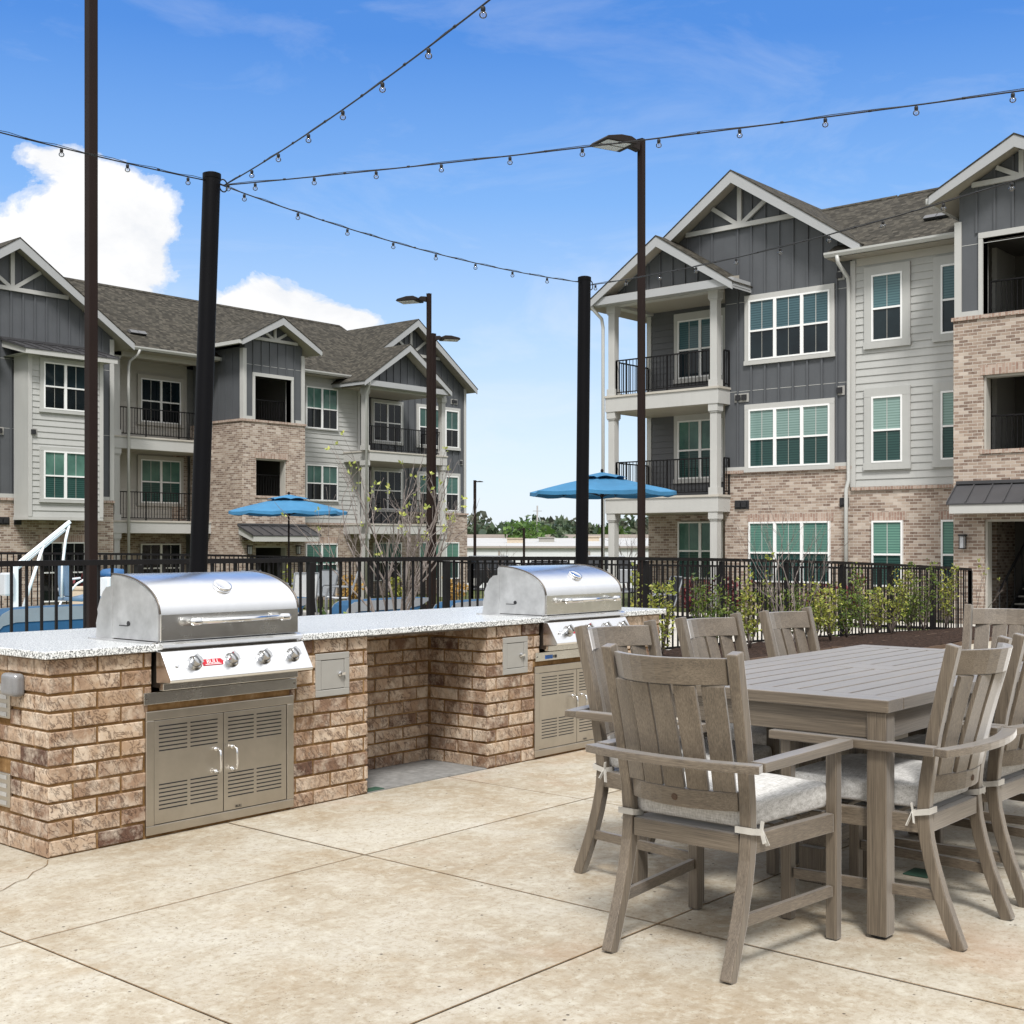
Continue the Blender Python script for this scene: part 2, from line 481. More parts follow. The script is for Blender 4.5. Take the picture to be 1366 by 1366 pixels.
        m, t, b = mat(nm, 0.55, 0, 0.35)
        g = t.node('ShaderNodeNewGeometry')
        o = t.node('ShaderNodeTexCoord').outputs['Object']
        r = t.math('ADD', t.math('MULTIPLY', g.outputs['Random Per Island'], .6), t.math('MULTIPLY', t.noise(o, .9 if 'far' in nm else 5, 3), .4))
        setc(t, b, t.ramp(r, [(0.2, cs[0]), (0.5, cs[1]), (0.8, cs[2])]))
        tr = t.node('ShaderNodeBsdfTranslucent', {'Color': (cs[2][0], cs[2][1], cs[2][2], 1)})
        mx = t.node('ShaderNodeMixShader', {0: 0.22, 1: b.outputs[0], 2: tr.outputs[0]})
        t.l.new(mx.outputs[0], t.n['Material Output'].inputs[0])

    m, t, b = mat('bark', 0.9, 0, 0.2)
    o = t.node('ShaderNodeTexCoord').outputs['Object']
    setc(t, b, t.ramp(t.noise(t.mapping(o, (9, 9, 2)), 3, 6, .7), [(0.3, (.055, .040, .032)), (0.7, (.20, .165, .145))]))
    m, t, b = mat('bark_pale', 0.9, 0, 0.2)
    o = t.node('ShaderNodeTexCoord').outputs['Object']
    setc(t, b, t.ramp(t.noise(t.mapping(o, (9, 9, 2)), 3, 6, .7), [(0.3, (.10, .080, .070)), (0.7, (.31, .27, .25))]))

    # bulb glass
    m = bpy.data.materials.new('bulb_glass')
    m.use_nodes = True
    t = NT(m.node_tree)
    t.n.remove(t.n['Principled BSDF'])
    fr = t.node('ShaderNodeFresnel', {'IOR': 1.5})
    tr = t.node('ShaderNodeBsdfTransparent', {'Color': (.93, .95, .97, 1)})
    gl = t.node('ShaderNodeBsdfGlossy', {'Color': (1, 1, 1, 1), 'Roughness': 0.03})
    k = t.math('MINIMUM', t.math('ADD', t.math('MULTIPLY', fr.outputs[0], 1.1), .015), 1.0)
    mx = t.node('ShaderNodeMixShader', {0: k, 1: tr.outputs[0], 2: gl.outputs[0]})
    t.l.new(mx.outputs[0], t.n['Material Output'].inputs[0])
    MATS['bulb_glass'] = m

    # window panes: blinds behind glass (upper sash) and dark room (lower sash)
    def pane(nm, hi, lo, stripes, clear=.04):
        m, t, b = mat(nm, clear, 0, 0.5)
        o = t.node('ShaderNodeTexCoord').outputs['Object']
        info = t.noise(o, .45, 3)
        if stripes:
            z = t.node('ShaderNodeSeparateXYZ', {0: o}).outputs[2]
            s = t.math('FRACT', t.math('MULTIPLY', z, 15.0))
            c = t.mix(t.ramp(s, [(0.55, 0), (0.8, 1)]), hi, lo)
            c = t.mix(t.ramp(info, [(.35, 0), (.7, .4)]), c, lo)
        else:
            c = t.ramp(t.noise(o, 1.3, 4), [(0.35, lo), (0.7, hi)])
        rv = t.node('ShaderNodeObjectInfo').outputs['Random']
        k = t.ramp(rv, [(0, (.55, .58, .62)), (.5, (.95, .95, .95)), (1, (1.25, 1.2, 1.15))])
        c = t.mix(1.0, c, k, 'MULTIPLY')
        setc(t, b, c)
        b.inputs['Specular IOR Level'].default_value = 0.32
        b.inputs['Coat Weight'].default_value = 0.08
        b.inputs['Coat Roughness'].default_value = 0.02
        bump(t, b, t.noise(o, .8, 2), 0.05, 0.02)
    pane('pane_blind_teal', (.085, .165, .185), (.035, .080, .095), True)
    pane('pane_blind_pale', (.27, .385, .35), (.145, .235, .21), True)
    pane('pane_blind_green', (.13, .27, .22), (.06, .15, .12), True)
    pane('pane_dark', (.014, .026, .032), (.006, .012, .016), False)
    pane('pane_dark_green', (.034, .082, .074), (.014, .040, .037), True)
    pane('pane_curtain', (.10, .205, .17), (.045, .105, .088), False)
    pane('pane_black', (.010, .014, .017), (.004, .006, .007), False)


make_materials()


def M(n):
    return MATS[n]
# ------------------------------------------------------------------ mesh helpers


class MB:
    """collects faces; build() links them as ONE mesh object"""

    def __init__(s):
        s.v, s.f, s.mi, s.tone = [], [], [], []

    def add(s, vs, fs, mi=0, tone=0.5):
        b = len(s.v)
        s.v += [tuple(p) for p in vs]
        for f in fs:
            s.f.append(tuple(b + i for i in f))
            s.mi.append(mi)
            s.tone.append(tone)

    def box(s, x0, y0, z0, x1, y1, z1, mi=0, tone=0.5):
        s.add([(x0, y0, z0), (x1, y0, z0), (x1, y1, z0), (x0, y1, z0), (x0, y0, z1), (x1, y0, z1), (x1, y1, z1), (x0, y1, z1)],
              [(0, 3, 2, 1), (4, 5, 6, 7), (0, 1, 5, 4), (1, 2, 6, 5), (2, 3, 7, 6), (3, 0, 4, 7)], mi, tone)

    def quad(s, a, b, c, d, mi=0):
        s.add([a, b, c, d], [(0, 1, 2, 3)], mi)

    def beam(s, p0, p1, w, h, up=(0, 0, 1), mi=0):
        """rectangular bar from p0 to p1: w sideways, h along up"""
        p0, p1, up = Vector(p0), Vector(p1), Vector(up)
        d = (p1 - p0).normalized()
        side = d.cross(up)
        if side.length < 1e-5:
            side = d.cross(Vector((1, 0, 0)))
        side.normalize()
        u = side.cross(d).normalized()
        vs = []
        for p in (p0, p1):
            for a, b in ((-1, -1), (1, -1), (1, 1), (-1, 1)):
                vs.append(p + side * (a * w / 2) + u * (b * h / 2))
        s.add(vs, [(0, 1, 2, 3), (7, 6, 5, 4), (0, 4, 5, 1), (1, 5, 6, 2), (2, 6, 7, 3), (3, 7, 4, 0)], mi)

    def sweep(s, pts, w, h, side, mi=0, caps=True):
        """rectangular section along a bent path lying across the fixed side vector: w along side, h across it"""
        pts = [Vector(p) for p in pts]
        sd = Vector(side).normalized()
        n = len(pts)
        vs = []
        for i, p in enumerate(pts):
            d = (pts[min(i + 1, n - 1)] - pts[max(i - 1, 0)]).normalized()
            u = sd.cross(d).normalized()
            for a, b in ((-1, -1), (1, -1), (1, 1), (-1, 1)):
                vs.append(p + sd * (a * w / 2) + u * (b * h / 2))
        fs = []
        for i in range(n - 1):
            for k in range(4):
                a, b = i * 4 + k, i * 4 + (k + 1) % 4
                fs.append((a, b, b + 4, a + 4))
        if caps:
            fs += [(3, 2, 1, 0), tuple(4 * (n - 1) + k for k in range(4))]
        s.add(vs, fs, mi)

    def tube(s, pts, r, n=8, mi=0, caps=True):
        pts = [Vector(p) for p in pts]
        m = len(pts)
        rs = r if isinstance(r, (list, tuple)) else [r] * m
        vs = []
        prev = None
        for i, p in enumerate(pts):
            d = (pts[min(i + 1, m - 1)] - pts[max(i - 1, 0)])
            d = d.normalized() if d.length > 1e-9 else Vector((0, 0, 1))
            if prev is None:
                a = d.cross(Vector((0, 0, 1)))
                if a.length < 1e-3:
                    a = d.cross(Vector((1, 0, 0)))
            else:
                a = prev - d * prev.dot(d)
                if a.length < 1e-6:
                    a = d.cross(Vector((1, 0, 0)))
            a.normalize()
            prev = a
            b = d.cross(a)
            for k in range(n):
                t = 2 * math.pi * k / n
                vs.append(p + (a * math.cos(t) + b * math.sin(t)) * rs[i])
        fs = []
        for i in range(m - 1):
            for k in range(n):
                a, b = i * n + k, i * n + (k + 1) % n
                fs.append((a, b, b + n, a + n))
        if caps:
            fs += [tuple(reversed(range(n))), tuple((m - 1) * n + k for k in range(n))]
        s.add(vs, fs, mi)

    def lathe(s, prof, c, axis=(0, 0, 1), n=16, mi=0):
        """profile of (radius, height) pairs turned about an axis through c"""
        ax = Vector(axis).normalized()
        a = ax.cross(Vector((0, 0, 1)))
        if a.length < 1e-3:
            a = Vector((1, 0, 0))
        a.normalize()
        b = ax.cross(a)
        c = Vector(c)
        vs, fs = [], []
        for r, h in prof:
            for k in range(n):
                t = 2 * math.pi * k / n
                vs.append(c + ax * h + (a * math.cos(t) + b * math.sin(t)) * max(r, 1e-5))
        for i in range(len(prof) - 1):
            for k in range(n):
                p, q = i * n + k, i * n + (k + 1) % n
                fs.append((p, q, q + n, p + n))
        if prof[0][0] > 1e-4:
            fs.append(tuple(reversed(range(n))))
        if prof[-1][0] > 1e-4:
            fs.append(tuple((len(prof) - 1) * n + k for k in range(n)))
        s.add(vs, fs, mi)

    def prism(s, poly, axis, a0, a1, mi=0, cap_mi=None, edge_mi=None):
        """polygon given in the two other axes (in x,y,z order), pushed along axis from a0 to a1"""
        n = len(poly)

        def P(u, v, a):
            return {0: (a, u, v), 1: (u, a, v), 2: (u, v, a)}[axis]
        vs = [P(u, v, a0) for u, v in poly] + [P(u, v, a1) for u, v in poly]
        b = len(s.v)
        s.v += vs
        for i in range(n):
            j = (i + 1) % n
            s.f.append((b + i, b + j, b + n + j, b + n + i))
            s.mi.append(edge_mi[i] if edge_mi else mi)
            s.tone.append(.5)
        for f in (tuple(b + i for i in reversed(range(n))), tuple(b + n + i for i in range(n))):
            s.f.append(f)
            s.mi.append(mi if cap_mi is None else cap_mi)
            s.tone.append(.5)

    def build(s, name, mats, parent=None, bevel=0, smooth=False, seg=2, tone=False, normals=True):
        me = bpy.data.meshes.new(name)
        me.from_pydata(s.v, [], s.f)
        if not isinstance(mats, (list, tuple)):
            mats = [mats]
        for m in mats:
            me.materials.append(MATS[m])
        me.polygons.foreach_set('material_index', s.mi)
        if tone:
            at = me.color_attributes.new('tone', 'FLOAT_COLOR', 'CORNER')
            for p in me.polygons:
                tv = s.tone[p.index]
                for li in p.loop_indices:
                    at.data[li].color = (tv, (tv * 7.31) % 1.0, (tv * 13.7) % 1.0, 1)
        if normals:
            bm = bmesh.new()
            bm.from_mesh(me)
            bmesh.ops.recalc_face_normals(bm, faces=bm.faces)
            bm.to_mesh(me)
            bm.free()
        if smooth:
            me.polygons.foreach_set('use_smooth', [True] * len(me.polygons))
        o = bpy.data.objects.new(name, me)
        COL.objects.link(o)
        if parent is not None:
            o.parent = parent
        if bevel:
            md = o.modifiers.new('bevel', 'BEVEL')
            md.width = bevel
            md.segments = seg
            md.limit_method = 'ANGLE'
            md.angle_limit = R(40)
        return o


def autosmooth(o, deg=35):
    """smooth shading that keeps corners sharp"""
    me = o.data
    bm = bmesh.new()
    bm.from_mesh(me)
    for f in bm.faces:
        f.smooth = True
    for e in bm.edges:
        e.smooth = not (len(e.link_faces) != 2 or e.calc_face_angle(0) > R(deg))
    bm.to_mesh(me)
    bm.free()
    return o


def tag(o, label, cat, group=None):
    o['label'] = label
    o['category'] = cat
    if group:
        o['group'] = group
    return o


def thing(name, label, cat, loc=(0, 0, 0), rotz=0, group=None):
    o = bpy.data.objects.new(name, None)
    COL.objects.link(o)
    o.location = loc
    o.rotation_euler = (0, 0, rotz)
    return tag(o, label, cat, group)


def struct(o, kind='structure'):
    o['kind'] = kind
    return o


def dup(root, loc, rotz=0, label=None, group=None):
    """a copy of a thing with copies of its parts and sub-parts"""
    r = root.copy()
    COL.objects.link(r)
    r.location = loc
    r.rotation_euler = (0, 0, rotz)
    if label:
        r['label'] = label
    if group:
        r['group'] = group
    for ch in list(root.children):
        c = ch.copy()
        COL.objects.link(c)
        c.parent = r
        for g in list(ch.children):
            d = g.copy()
            COL.objects.link(d)
            d.parent = c
    return r


def text_mesh(name, body, size, mats, parent, mw, extrude=0.0006, shear=0.0):
    cu = bpy.data.curves.new(name, 'FONT')
    cu.body = body
    cu.size = size
    cu.extrude = extrude
    cu.align_x = 'CENTER'
    cu.align_y = 'CENTER'
    cu.shear = shear
    tmp = bpy.data.objects.new(name, cu)
    COL.objects.link(tmp)
    dg = bpy.context.evaluated_depsgraph_get()
    me = bpy.data.meshes.new_from_object(tmp.evaluated_get(dg))
    bpy.data.objects.remove(tmp)
    me.transform(mw)
    me.materials.clear()
    me.materials.append(MATS[mats])
    o = bpy.data.objects.new(name, me)
    COL.objects.link(o)
    o.parent = parent
    return o


def smooth01(a, b, x):
    t = min(1, max(0, (x - a) / (b - a)))
    return t * t * (3 - 2 * t)


def deck_z(X):
    return -0.12 - 0.0012 * max(0, min(X, 27) - 8) ** 2


def ground_z(X, Y):
    z = -0.22 - 0.0010 * max(0, min(X, 26) - 8) ** 2
    if Y < 9 and X < 12:
        z = -0.22
    z -= 0.42 * smooth01(23, 37, Y)
    r = math.hypot(X, Y)
    z -= 5.2 * smooth01(62, 130, r)
    return z


# ------------------------------------------------------------------ setting: ground
def make_ground():
    # terrain sheet out to the horizon
    xs = [-1500, -600, -250, -100, -50, -25, -12] + [-6 + 3 * i for i in range(0, 30)] + [90, 100, 115, 130, 160, 220, 350, 700, 1800]
    mb = MB()
    n = len(xs)
    for y in xs:
        for x in xs:
            mb.v.append((x, y, ground_z(x, y)))
    for j in range(n - 1):
        for i in range(n - 1):
            mb.f.append((j * n + i, j * n + i + 1, (j + 1) * n + i + 1, (j + 1) * n + i))
            mb.mi.append(0)
            mb.tone.append(.5)
    struct(mb.build('ground', 'ground_cover', smooth=True))

    # patio slabs: joints at X = 2.14 + 1.54 k, Y = 2.48 + 1.5 k
    mb = MB()
    g = 0.0030
    xj = [2.14 + 1.54 * k for k in range(-9, 12)]
    yj = [-17.02 + 1.5 * k for k in range(0, 17)] + [7.2]
    yj = [y for y in yj if y < 7.0] + [7.2]
    rnd = random.Random(4)
    for i in range(len(xj) - 1):
        for j in range(len(yj) - 1):
            mb.box(xj[i] + g, yj[j] + g, -0.10, xj[i + 1] - g, yj[j + 1] - g, rnd.uniform(-.0006, .0006))
    struct(mb.build('patio', 'patio_concrete', bevel=0.002, seg=1))
    mb = MB()
    mb.box(xj[0], yj[0], -0.20, xj[-1], yj[-1], -0.022)
    struct(mb.build('patio_base', 'joint_dirt'))
    # dirt filled saw cuts
    mb = MB()
    for x in xj[1:-1]:
        mb.quad((x - .0026, yj[0], .0018), (x + .0026, yj[0], .0018), (x + .0026, yj[-1], .0018), (x - .0026, yj[-1], .0018))
    for y in yj[1:-1]:
        for a, b in zip(xj[:-1], xj[1:]):
            mb.quad((a + .0028, y - .0026, .0018), (b - .0028, y - .0026, .0018), (b - .0028, y + .0026, .0018), (a + .0028, y + .0026, .0018))
    struct(mb.build('patio_joint', 'joint_dirt'))
    # back apron between island and pool fence (left of the planting bed)
    mb = MB()
    mb.box(-8, 7.206, -0.16, 7.6, 9.30, -0.035)
    struct(mb.build('walkway', 'deck_concrete', bevel=.004, seg=1))
    # hairline crack running from the island's corner
    mb = MB()
    pts = [(2.752, 4.93), (2.71, 4.86), (2.68, 4.83), (2.61, 4.79), (2.545, 4.715), (2.49, 4.70), (2.40, 4.63), (2.31, 4.60)]
    for a, b in zip(pts[:-1], pts[1:]):
        d = Vector((b[0] - a[0], b[1] - a[1], 0)).normalized()
        sd = Vector((-d.y, d.x, 0)) * 0.0018
        A, B = Vector((*a, .0022)), Vector((*b, .0022))
        mb.quad(A - sd, B - sd, B + sd, A + sd)
    struct(mb.build('pavement_crack', 'joint_dirt'))
    # kerb and bed along the fence
    mb = MB()
    mb.box(7.62, 7.206, -0.2, 26.2, 7.225, 0.035)
    struct(mb.build('kerb', 'planter_brown'))
    mb = MB()
    rnd = random.Random(7)
    nx, ny = 90, 10
    for j in range(ny + 1):
        for i in range(nx + 1):
            x = 7.62 + 18.6 * i / nx
            y = 7.228 + 2.055 * j / ny
            z = 0.0 + (deck_z(x) + .09) * (j / ny) + rnd.uniform(-.02, .025)
            mb.v.append((x, y, z))
    for j in range(ny):
        for i in range(nx):
            a = j * (nx + 1) + i
            mb.f.append((a, a + 1, a + nx + 2, a + nx + 1))
            mb.mi.append(0)
            mb.tone.append(.5)
    struct(mb.build('planting_bed', 'mulch'))
    # the bed comes forward towards the stair door
    mb = MB()
    mb.box(14.55, 6.25, 0.001, 26.2, 6.27, 0.05)
    mb.box(14.55, 6.271, 0.001, 14.57, 7.2, 0.05)
    struct(mb.build('kerb', 'planter_brown'))
    mb = MB()
    for j in range(6):
        for i in range(61):
            mb.v.append((14.575 + 11.6 * i / 60, 6.275 + .96 * j / 5, .04 + rnd.uniform(-.018, .022)))
    for j in range(5):
        for i in range(60):
            a = j * 61 + i
            mb.f.append((a, a + 1, a + 62, a + 61))
            mb.mi.append(0)
            mb.tone.append(.5)
    struct(mb.build('planting_bed', 'mulch'))

    # pool deck with the pool cut out of it
    def sheet(name, m, x0, x1, y0, y1, off, holes=()):
        mb = MB()
        cx = sorted(set([x0, x1] + [x0 + (x1 - x0) * i / 16 for i in range(17)] + [h[0] for h in holes] + [h[1] for h in holes]))
        cy = sorted(set([y0, y1] + [h[2] for h in holes] + [h[3] for h in holes]))
        for i in range(len(cx) - 1):
            for j in range(len(cy) - 1):
                mx, my = (cx[i] + cx[i + 1]) / 2, (cy[j] + cy[j + 1]) / 2
                if any(h[0] < mx < h[1] and h[2] < my < h[3] for h in holes):
                    continue
                a, b = deck_z(cx[i]) + off, deck_z(cx[i + 1]) + off
                mb.quad((cx[i], cy[j], a), (cx[i + 1], cy[j], b), (cx[i + 1], cy[j + 1], b), (cx[i], cy[j + 1], a))
        return struct(mb.build(name, m))
    hole = (2.0, 14.4, 13.2, 19.2)
    sheet('pool_deck', 'deck_concrete', -6, 26.0, 9.31, 24.0, 0.0, [hole])
    mb = MB()
    mb.quad((hole[0], hole[2], -.20), (hole[1], hole[2], -.20), (hole[1], hole[3], -.20), (hole[0], hole[3], -.20))
    struct(mb.build('pool_water', 'pool_water'))
    mb = MB()
    for x0, y0, x1, y1 in ((hole[0] - .02, hole[2] - .02, hole[1] + .02, hole[2]), (hole[0] - .02, hole[3], hole[1] + .02, hole[3] + .02),
                           (hole[0] - .02, hole[2], hole[0], hole[3]), (hole[1], hole[2], hole[1] + .02, hole[3])):
        mb.box(x0, y0, -.6, x1, y1, -.115 if x1 < 10 else -.168)
    struct(mb.build('pool_edge', 'deck_concrete'))
    # path along the right building and parking beyond
    mb = MB()
    for i in range(20):
        y0 = -10 + 2 * i
        mb.quad((27.0, y0, ground_z(27, y0) + .05), (28.6, y0, ground_z(28.6, y0) + .05), (28.6, y0 + 2, ground_z(28.6, y0 + 2) + .05), (27.0, y0 + 2, ground_z(27, y0 + 2) + .05))
    struct(mb.build('path', 'deck_concrete'))
    mb = MB()
    for i in range(10):
        for j in range(6):
            x0, x1, y0, y1 = 46 + i * 4, 50 + i * 4, 24 + j * 4, 28 + j * 4
            mb.quad(*[(x, y, ground_z(x, y) + .06) for x, y in ((x0, y0), (x1, y0), (x1, y1), (x0, y1))])
    struct(mb.build('parking_lot', 'asphalt'))


make_ground()
# ------------------------------------------------------------------ brick island with counter
IX0, IX1, IY0, IY1, IZ = 2.761, 7.356, 4.945, 6.13, 0.845
RX0, RX1, RY = 4.59, 5.55, 5.435


def brick_field(mb, u0, u1, z0, z1, place, holes=(), seed=1, start=0.0, rows=11):
    """running bond on a plane; place(u, depth, z) -> point; bricks stand 6 mm proud of the mortar"""
    rnd = random.Random(seed)
    rh = (z1 - z0) / rows
    L, j = 0.232, 0.0064
    for r in range(rows):
        a, b = z0 + r * rh + j, z0 + (r + 1) * rh - j
        u = u0 - (0.0 if r % 2 == 0 else L / 2) + start - L
        while u < u1:
            p, q = max(u0, u + j), min(u1, u + L - j)
            u += L
            segs = [(p, q)]
            for h0, h1, hz0, hz1 in holes:
                if b <= hz0 or a >= hz1:
                    continue
                ns = []
                for s0, s1 in segs:
                    if h1 <= s0 or h0 >= s1:
                        ns.append((s0, s1))
                    else:
                        if h0 > s0:
                            ns.append((s0, h0 - .002))
                        if h1 < s1:
                            ns.append((h1 + .002, s1))
                segs = ns
            t = min(1, max(0, rnd.gauss(.58, .30)))
            for s0, s1 in segs:
                if s1 - s0 < .015:
                    continue
                e = [rnd.uniform(-.0018, .0018) for _ in range(8)]
                d = rnd.uniform(-.0022, .0012)
                fr = [(s0 + e[0], d, a + e[1]), (s1 + e[2], d, a + e[3]), (s1 + e[4], d, b + e[5]), (s0 + e[6], d, b + e[7])]
                bk = [(s0 - .001, .012, a - .001), (s1 + .001, .012, a - .001), (s1 + .001, .012, b + .001), (s0 - .001, .012, b + .001)]
                # a softened front: small inset ring
                c = .0035
                mid = [(fr[0][0] + c, d - .0028, fr[0][2] + c), (fr[1][0] - c, d - .0028, fr[1][2] + c), (fr[2][0] - c, d - .0028, fr[2][2] - c), (fr[3][0] + c, d - .0028, fr[3][2] - c)]
                vs = [place(*v) for v in mid + fr + bk]
                mb.add(vs, [(0, 1, 2, 3), (4, 5, 1, 0), (5, 6, 2, 1), (6, 7, 3, 2), (7, 4, 0, 3), (8, 9, 5, 4), (9, 10, 6, 5), (10, 11, 7, 6), (11, 8, 4, 7)], 0, t)


def make_island():
    t = thing('kitchen_island', 'long brown brick outdoor kitchen island with speckled granite counter and an open knee bay', 'kitchen island', (IX0, IY0, 0))
    ox, oy = IX0, IY0
    G = [(3.265, 4.082, .655, 1), (6.035, 6.852, .655, 1)]            # grill slots
    D = [(3.245, 4.063, .03, .56), (5.995, 6.813, .03, .56)]        # doors
    B = [(4.24, 4.44, .56, .75), (5.70, 5.895, .56, .755)]          # small boxes
    mb = MB()
    fr = lambda u, d, z: (u - ox, IY0 + d - oy, z)
    holes = [(a, b, c, 2) for a, b, c, _ in G] + D + B
    mb = MB()
    brick_field(mb, IX0, 3.66, 0, IZ, fr, holes, 3)
    mb.build('brick_facing', 'island_brick', t, tone=True)
    mb = MB()
    brick_field(mb, 3.662, RX0, 0, IZ, fr, holes, 4, start=.09)
    mb.build('brick_facing', 'island_brick', t, tone=True)
    mb = MB()
    brick_field(mb, RX1, 6.42, 0, IZ, fr, holes, 5, start=.08)
    mb.build('brick_facing', 'island_brick', t, tone=True)
    mb = MB()
    brick_field(mb, 6.422, IX1, 0, IZ, fr, holes, 6, start=.03)
    mb.build('brick_facing', 'island_brick', t, tone=True)
    mb = MB()
    brick_field(mb, IY0 + .002, IY1, 0, IZ, lambda u, d, z: (IX0 + d - ox, u - oy, z), [(5.26, 5.54, .575, .705), (5.26, 5.54, .185, .315)], 7, start=.11)
    mb.build('brick_facing', 'island_brick', t, tone=True)
    mb = MB()
    brick_field(mb, RX0, RX1, 0, IZ, lambda u, d, z: (u - ox, RY + d - oy, z), (), 9, start=.05)
    mb.build('brick_facing', 'island_brick', t, tone=True)
    mb = MB()
    brick_field(mb, IY0 + .002, RY - .003, 0, IZ, lambda u, d, z: (RX1 + d - ox, u - oy, z), (), 11, start=.12)
    mb.build('brick_facing', 'island_brick', t, tone=True)
    mb = MB()
    brick_field(mb, IY0, IY1, 0, IZ, lambda u, d, z: (IX1 - d - ox, u - oy, z), (), 13)
    mb.build('brick_facing', 'island_brick', t, tone=True)
    mb = MB()
    e = .0055
    z1 = IZ - .002
    yb = IY1 - .004
    # mortar core, split round the knee bay and the two grill slots
    for (x0, x1) in ((IX0 + e, 3.265), (4.082, RX0 - e)):
        mb.box(x0 - ox, e, 0, x1 - ox, yb - oy, z1)
    for (x0, x1) in ((RX1 + e, 6.035), (6.852, IX1 - e)):
        mb.box(x0 - ox, e, 0, x1 - ox, yb - oy, z1)
    for a, b, c, _ in G:
        mb.box(a - ox, e, 0, b - ox, yb - oy, c)
        mb.box(a - ox, .58, c + .001, b - ox, yb - oy, z1)
    mb.box(RX0 - e - ox, RY + e - oy, 0, RX1 + e - ox, yb - oy, z1)
    mb.build('mortar_core', 'island_mortar', t)
    # steel angle and rough mortar line over the knee bay
    mb = MB()
    mb.box(RX0 - .05 - ox, .002, IZ - .012, RX1 + .05 - ox, .012, IZ - .001)
    mb.build('lintel', 'dark_steel', t)
    # granite in pieces round the grills, rough sawn thickness at the edge
    mb = MB()
    gx0, gx1, gy0, gy1 = IX0 - .032, IX1 + .04, IY0 - .034, IY1 + .03
    z0, z1 = IZ, IZ + .033
    for a, b in ((gx0, G[0][0] + .012), (G[0][1] - .004, G[1][0] + .012), (G[1][1] - .004, gx1)):
        mb.box(a - ox, gy0 - oy, z0, b - ox, gy1 - oy, z1)
    for a, b, _, _ in G:
        mb.box(a + .012 - ox, 5.425 - oy, z0, b - .004 - ox, gy1 - oy, z1 - .0006)
    mb.build('counter', 'granite', t, bevel=.004, seg=2)
    # floor slab of the knee bay
    mb = MB()
    mb.box(RX0 + .002 - ox, .004, 0.0, RX1 - .002 - ox, RY - oy, .007)
    mb.build('bay_floor', 'bay_concrete', t)

    def doors(x0, lettering):
        w, h = .85, .56
        y = -.012
        mb = MB()
        # frame of four butted strips
        f = .042
        mb.box(0, y, 0, w, y + .014, f)
        mb.box(0, y, h - f, w, y + .014, h)
        mb.box(0, y, f, f, y + .014, h - f)
        mb.box(w - f, y, f, w, y + .014, h - f)
        mb.box(f, y + .011, f, w - f, y + .02, h - f, 1)
        fo = mb.build('door_frame', ['door_steel', 'vent_black'], t, bevel=.003)
        fo.location = (x0 - ox, 0, .014)
        for k in (0, 1):
            dw = (w - 2 * f - .010) / 2
            xa = f + .003 + k * (dw + .004)
            mb = MB()
            mb.box(xa, y + .0035, f + .003, xa + dw, y + .010, h - f - .003)
            d = mb.build('access_door', 'door_steel', t, bevel=.0015)
            d.location = (x0 - ox, 0, .014)
            for zc in (h - f - .055, f + .155):
                mb = MB()
                for c in (0, 1):
                    sw = (dw - .075) / 2
                    sx = xa + .024 + c * (sw + .018)
                    for r in range(7):
                        z = zc + .025 - r * .0185
                        mb.box(sx, y + .0022, z - .0028, sx + sw, y + .0045, z + .0028)
                mb.build('louvre', 'vent_black', d)
            hx = xa + (dw - .045 if k == 0 else .045)
            mb = MB()
            zz = h / 2 + .015
            pts = [(hx, y + .002, zz - .052), (hx, y - .022, zz - .056), (hx, y - .036, zz - .046), (hx, y - .040, zz - .025), (hx, y - .040, zz + .025),
                   (hx, y - .036, zz + .046), (hx, y - .022, zz + .056), (hx, y + .002, zz + .052)]
            mb.tube(pts, .0062, 10)
            for sgn in (-1, 1):
                mb.lathe([(.011, 0), (.011, .006), (.007, .010)], (hx, y + .004, zz + sgn * .053), (0, -1, 0), 12)
            mb.build('handle', 'chrome', d, smooth=True)
            if k == 1:
                tm = text_mesh('lettering', 'BULL', .017, 'logo_black', d, Matrix.Translation((xa + .085, y + .0018, f + .016)) @ Matrix.Rotation(R(90), 4, 'X'), .0004, .15)
    doors(3.229, True)
    doors(5.979, True)

    for bx in (4.226, 5.685):
        mb = MB()
        w, h = .228, .222
        y = -.010
        f = .034
        mb.box(0, y, 0, w, y + .012, f)
        mb.box(0, y, h - f, w, y + .012, h)
        mb.box(0, y, f, f, y + .012, h - f)
        mb.box(w - f, y, f, w, y + .012, h - f)
        mb.box(f, y + .009, f, w - f, y + .016, h - f, 1)
        b = mb.build('switch_box', ['box_gray', 'vent_black'], t, bevel=.003)
        b.location = (bx - ox, 0, .546)
        mb = MB()
        mb.box(f + .003, y + .0025, f + .003, w - f - .003, y + .008, h - f - .003)
        mb.build('box_door', 'box_gray', b, bevel=.0015)
        mb = MB()
        mb.lathe([(.012, 0), (.012, .008), (.008, .010), (.008, .020), (.0, .021)], (w - f - .035, y + .003, h / 2), (0, -1, 0), 12)
        mb.box(w - f - .033, y - .014, h / 2 - .006, w - f - .006, y - .005, h / 2 + .006)
        mb.build('latch', 'chrome', b)
    # left end: weatherproof outlet and two louvred vents
    mb = MB()
    mb.box(-.055, 5.125 - oy, .672, .0, 5.255 - oy, .772)
    o = mb.build('outlet_cover', 'cover_gray', t, bevel=.02, seg=4)
    for (ya, za, yb2, zb) in ((5.25, .565, 5.55, .715), (5.25, .175, 5.55, .325)):
        mb = MB()
        mb.box(-.012, ya - oy, za, .004, yb2 - oy, zb)
        v = mb.build('side_vent', 'door_steel', t, bevel=.004)
        mb = MB()
        n = 4
        for r in range(n):
            z = za + (zb - za) * (r + .5) / n
            mb.box(-.0145, ya + .022 - oy, z - .009, -.0125, yb2 - .02 - oy, z + .009, 0)
        mb.build('vent_slot', 'steel_side', v)
    # green drain plate in the bay
    d = thing('floor_plate', 'small dark green plate lying on the floor of the open bay', 'drain plate', (4.66, 4.985, .007))
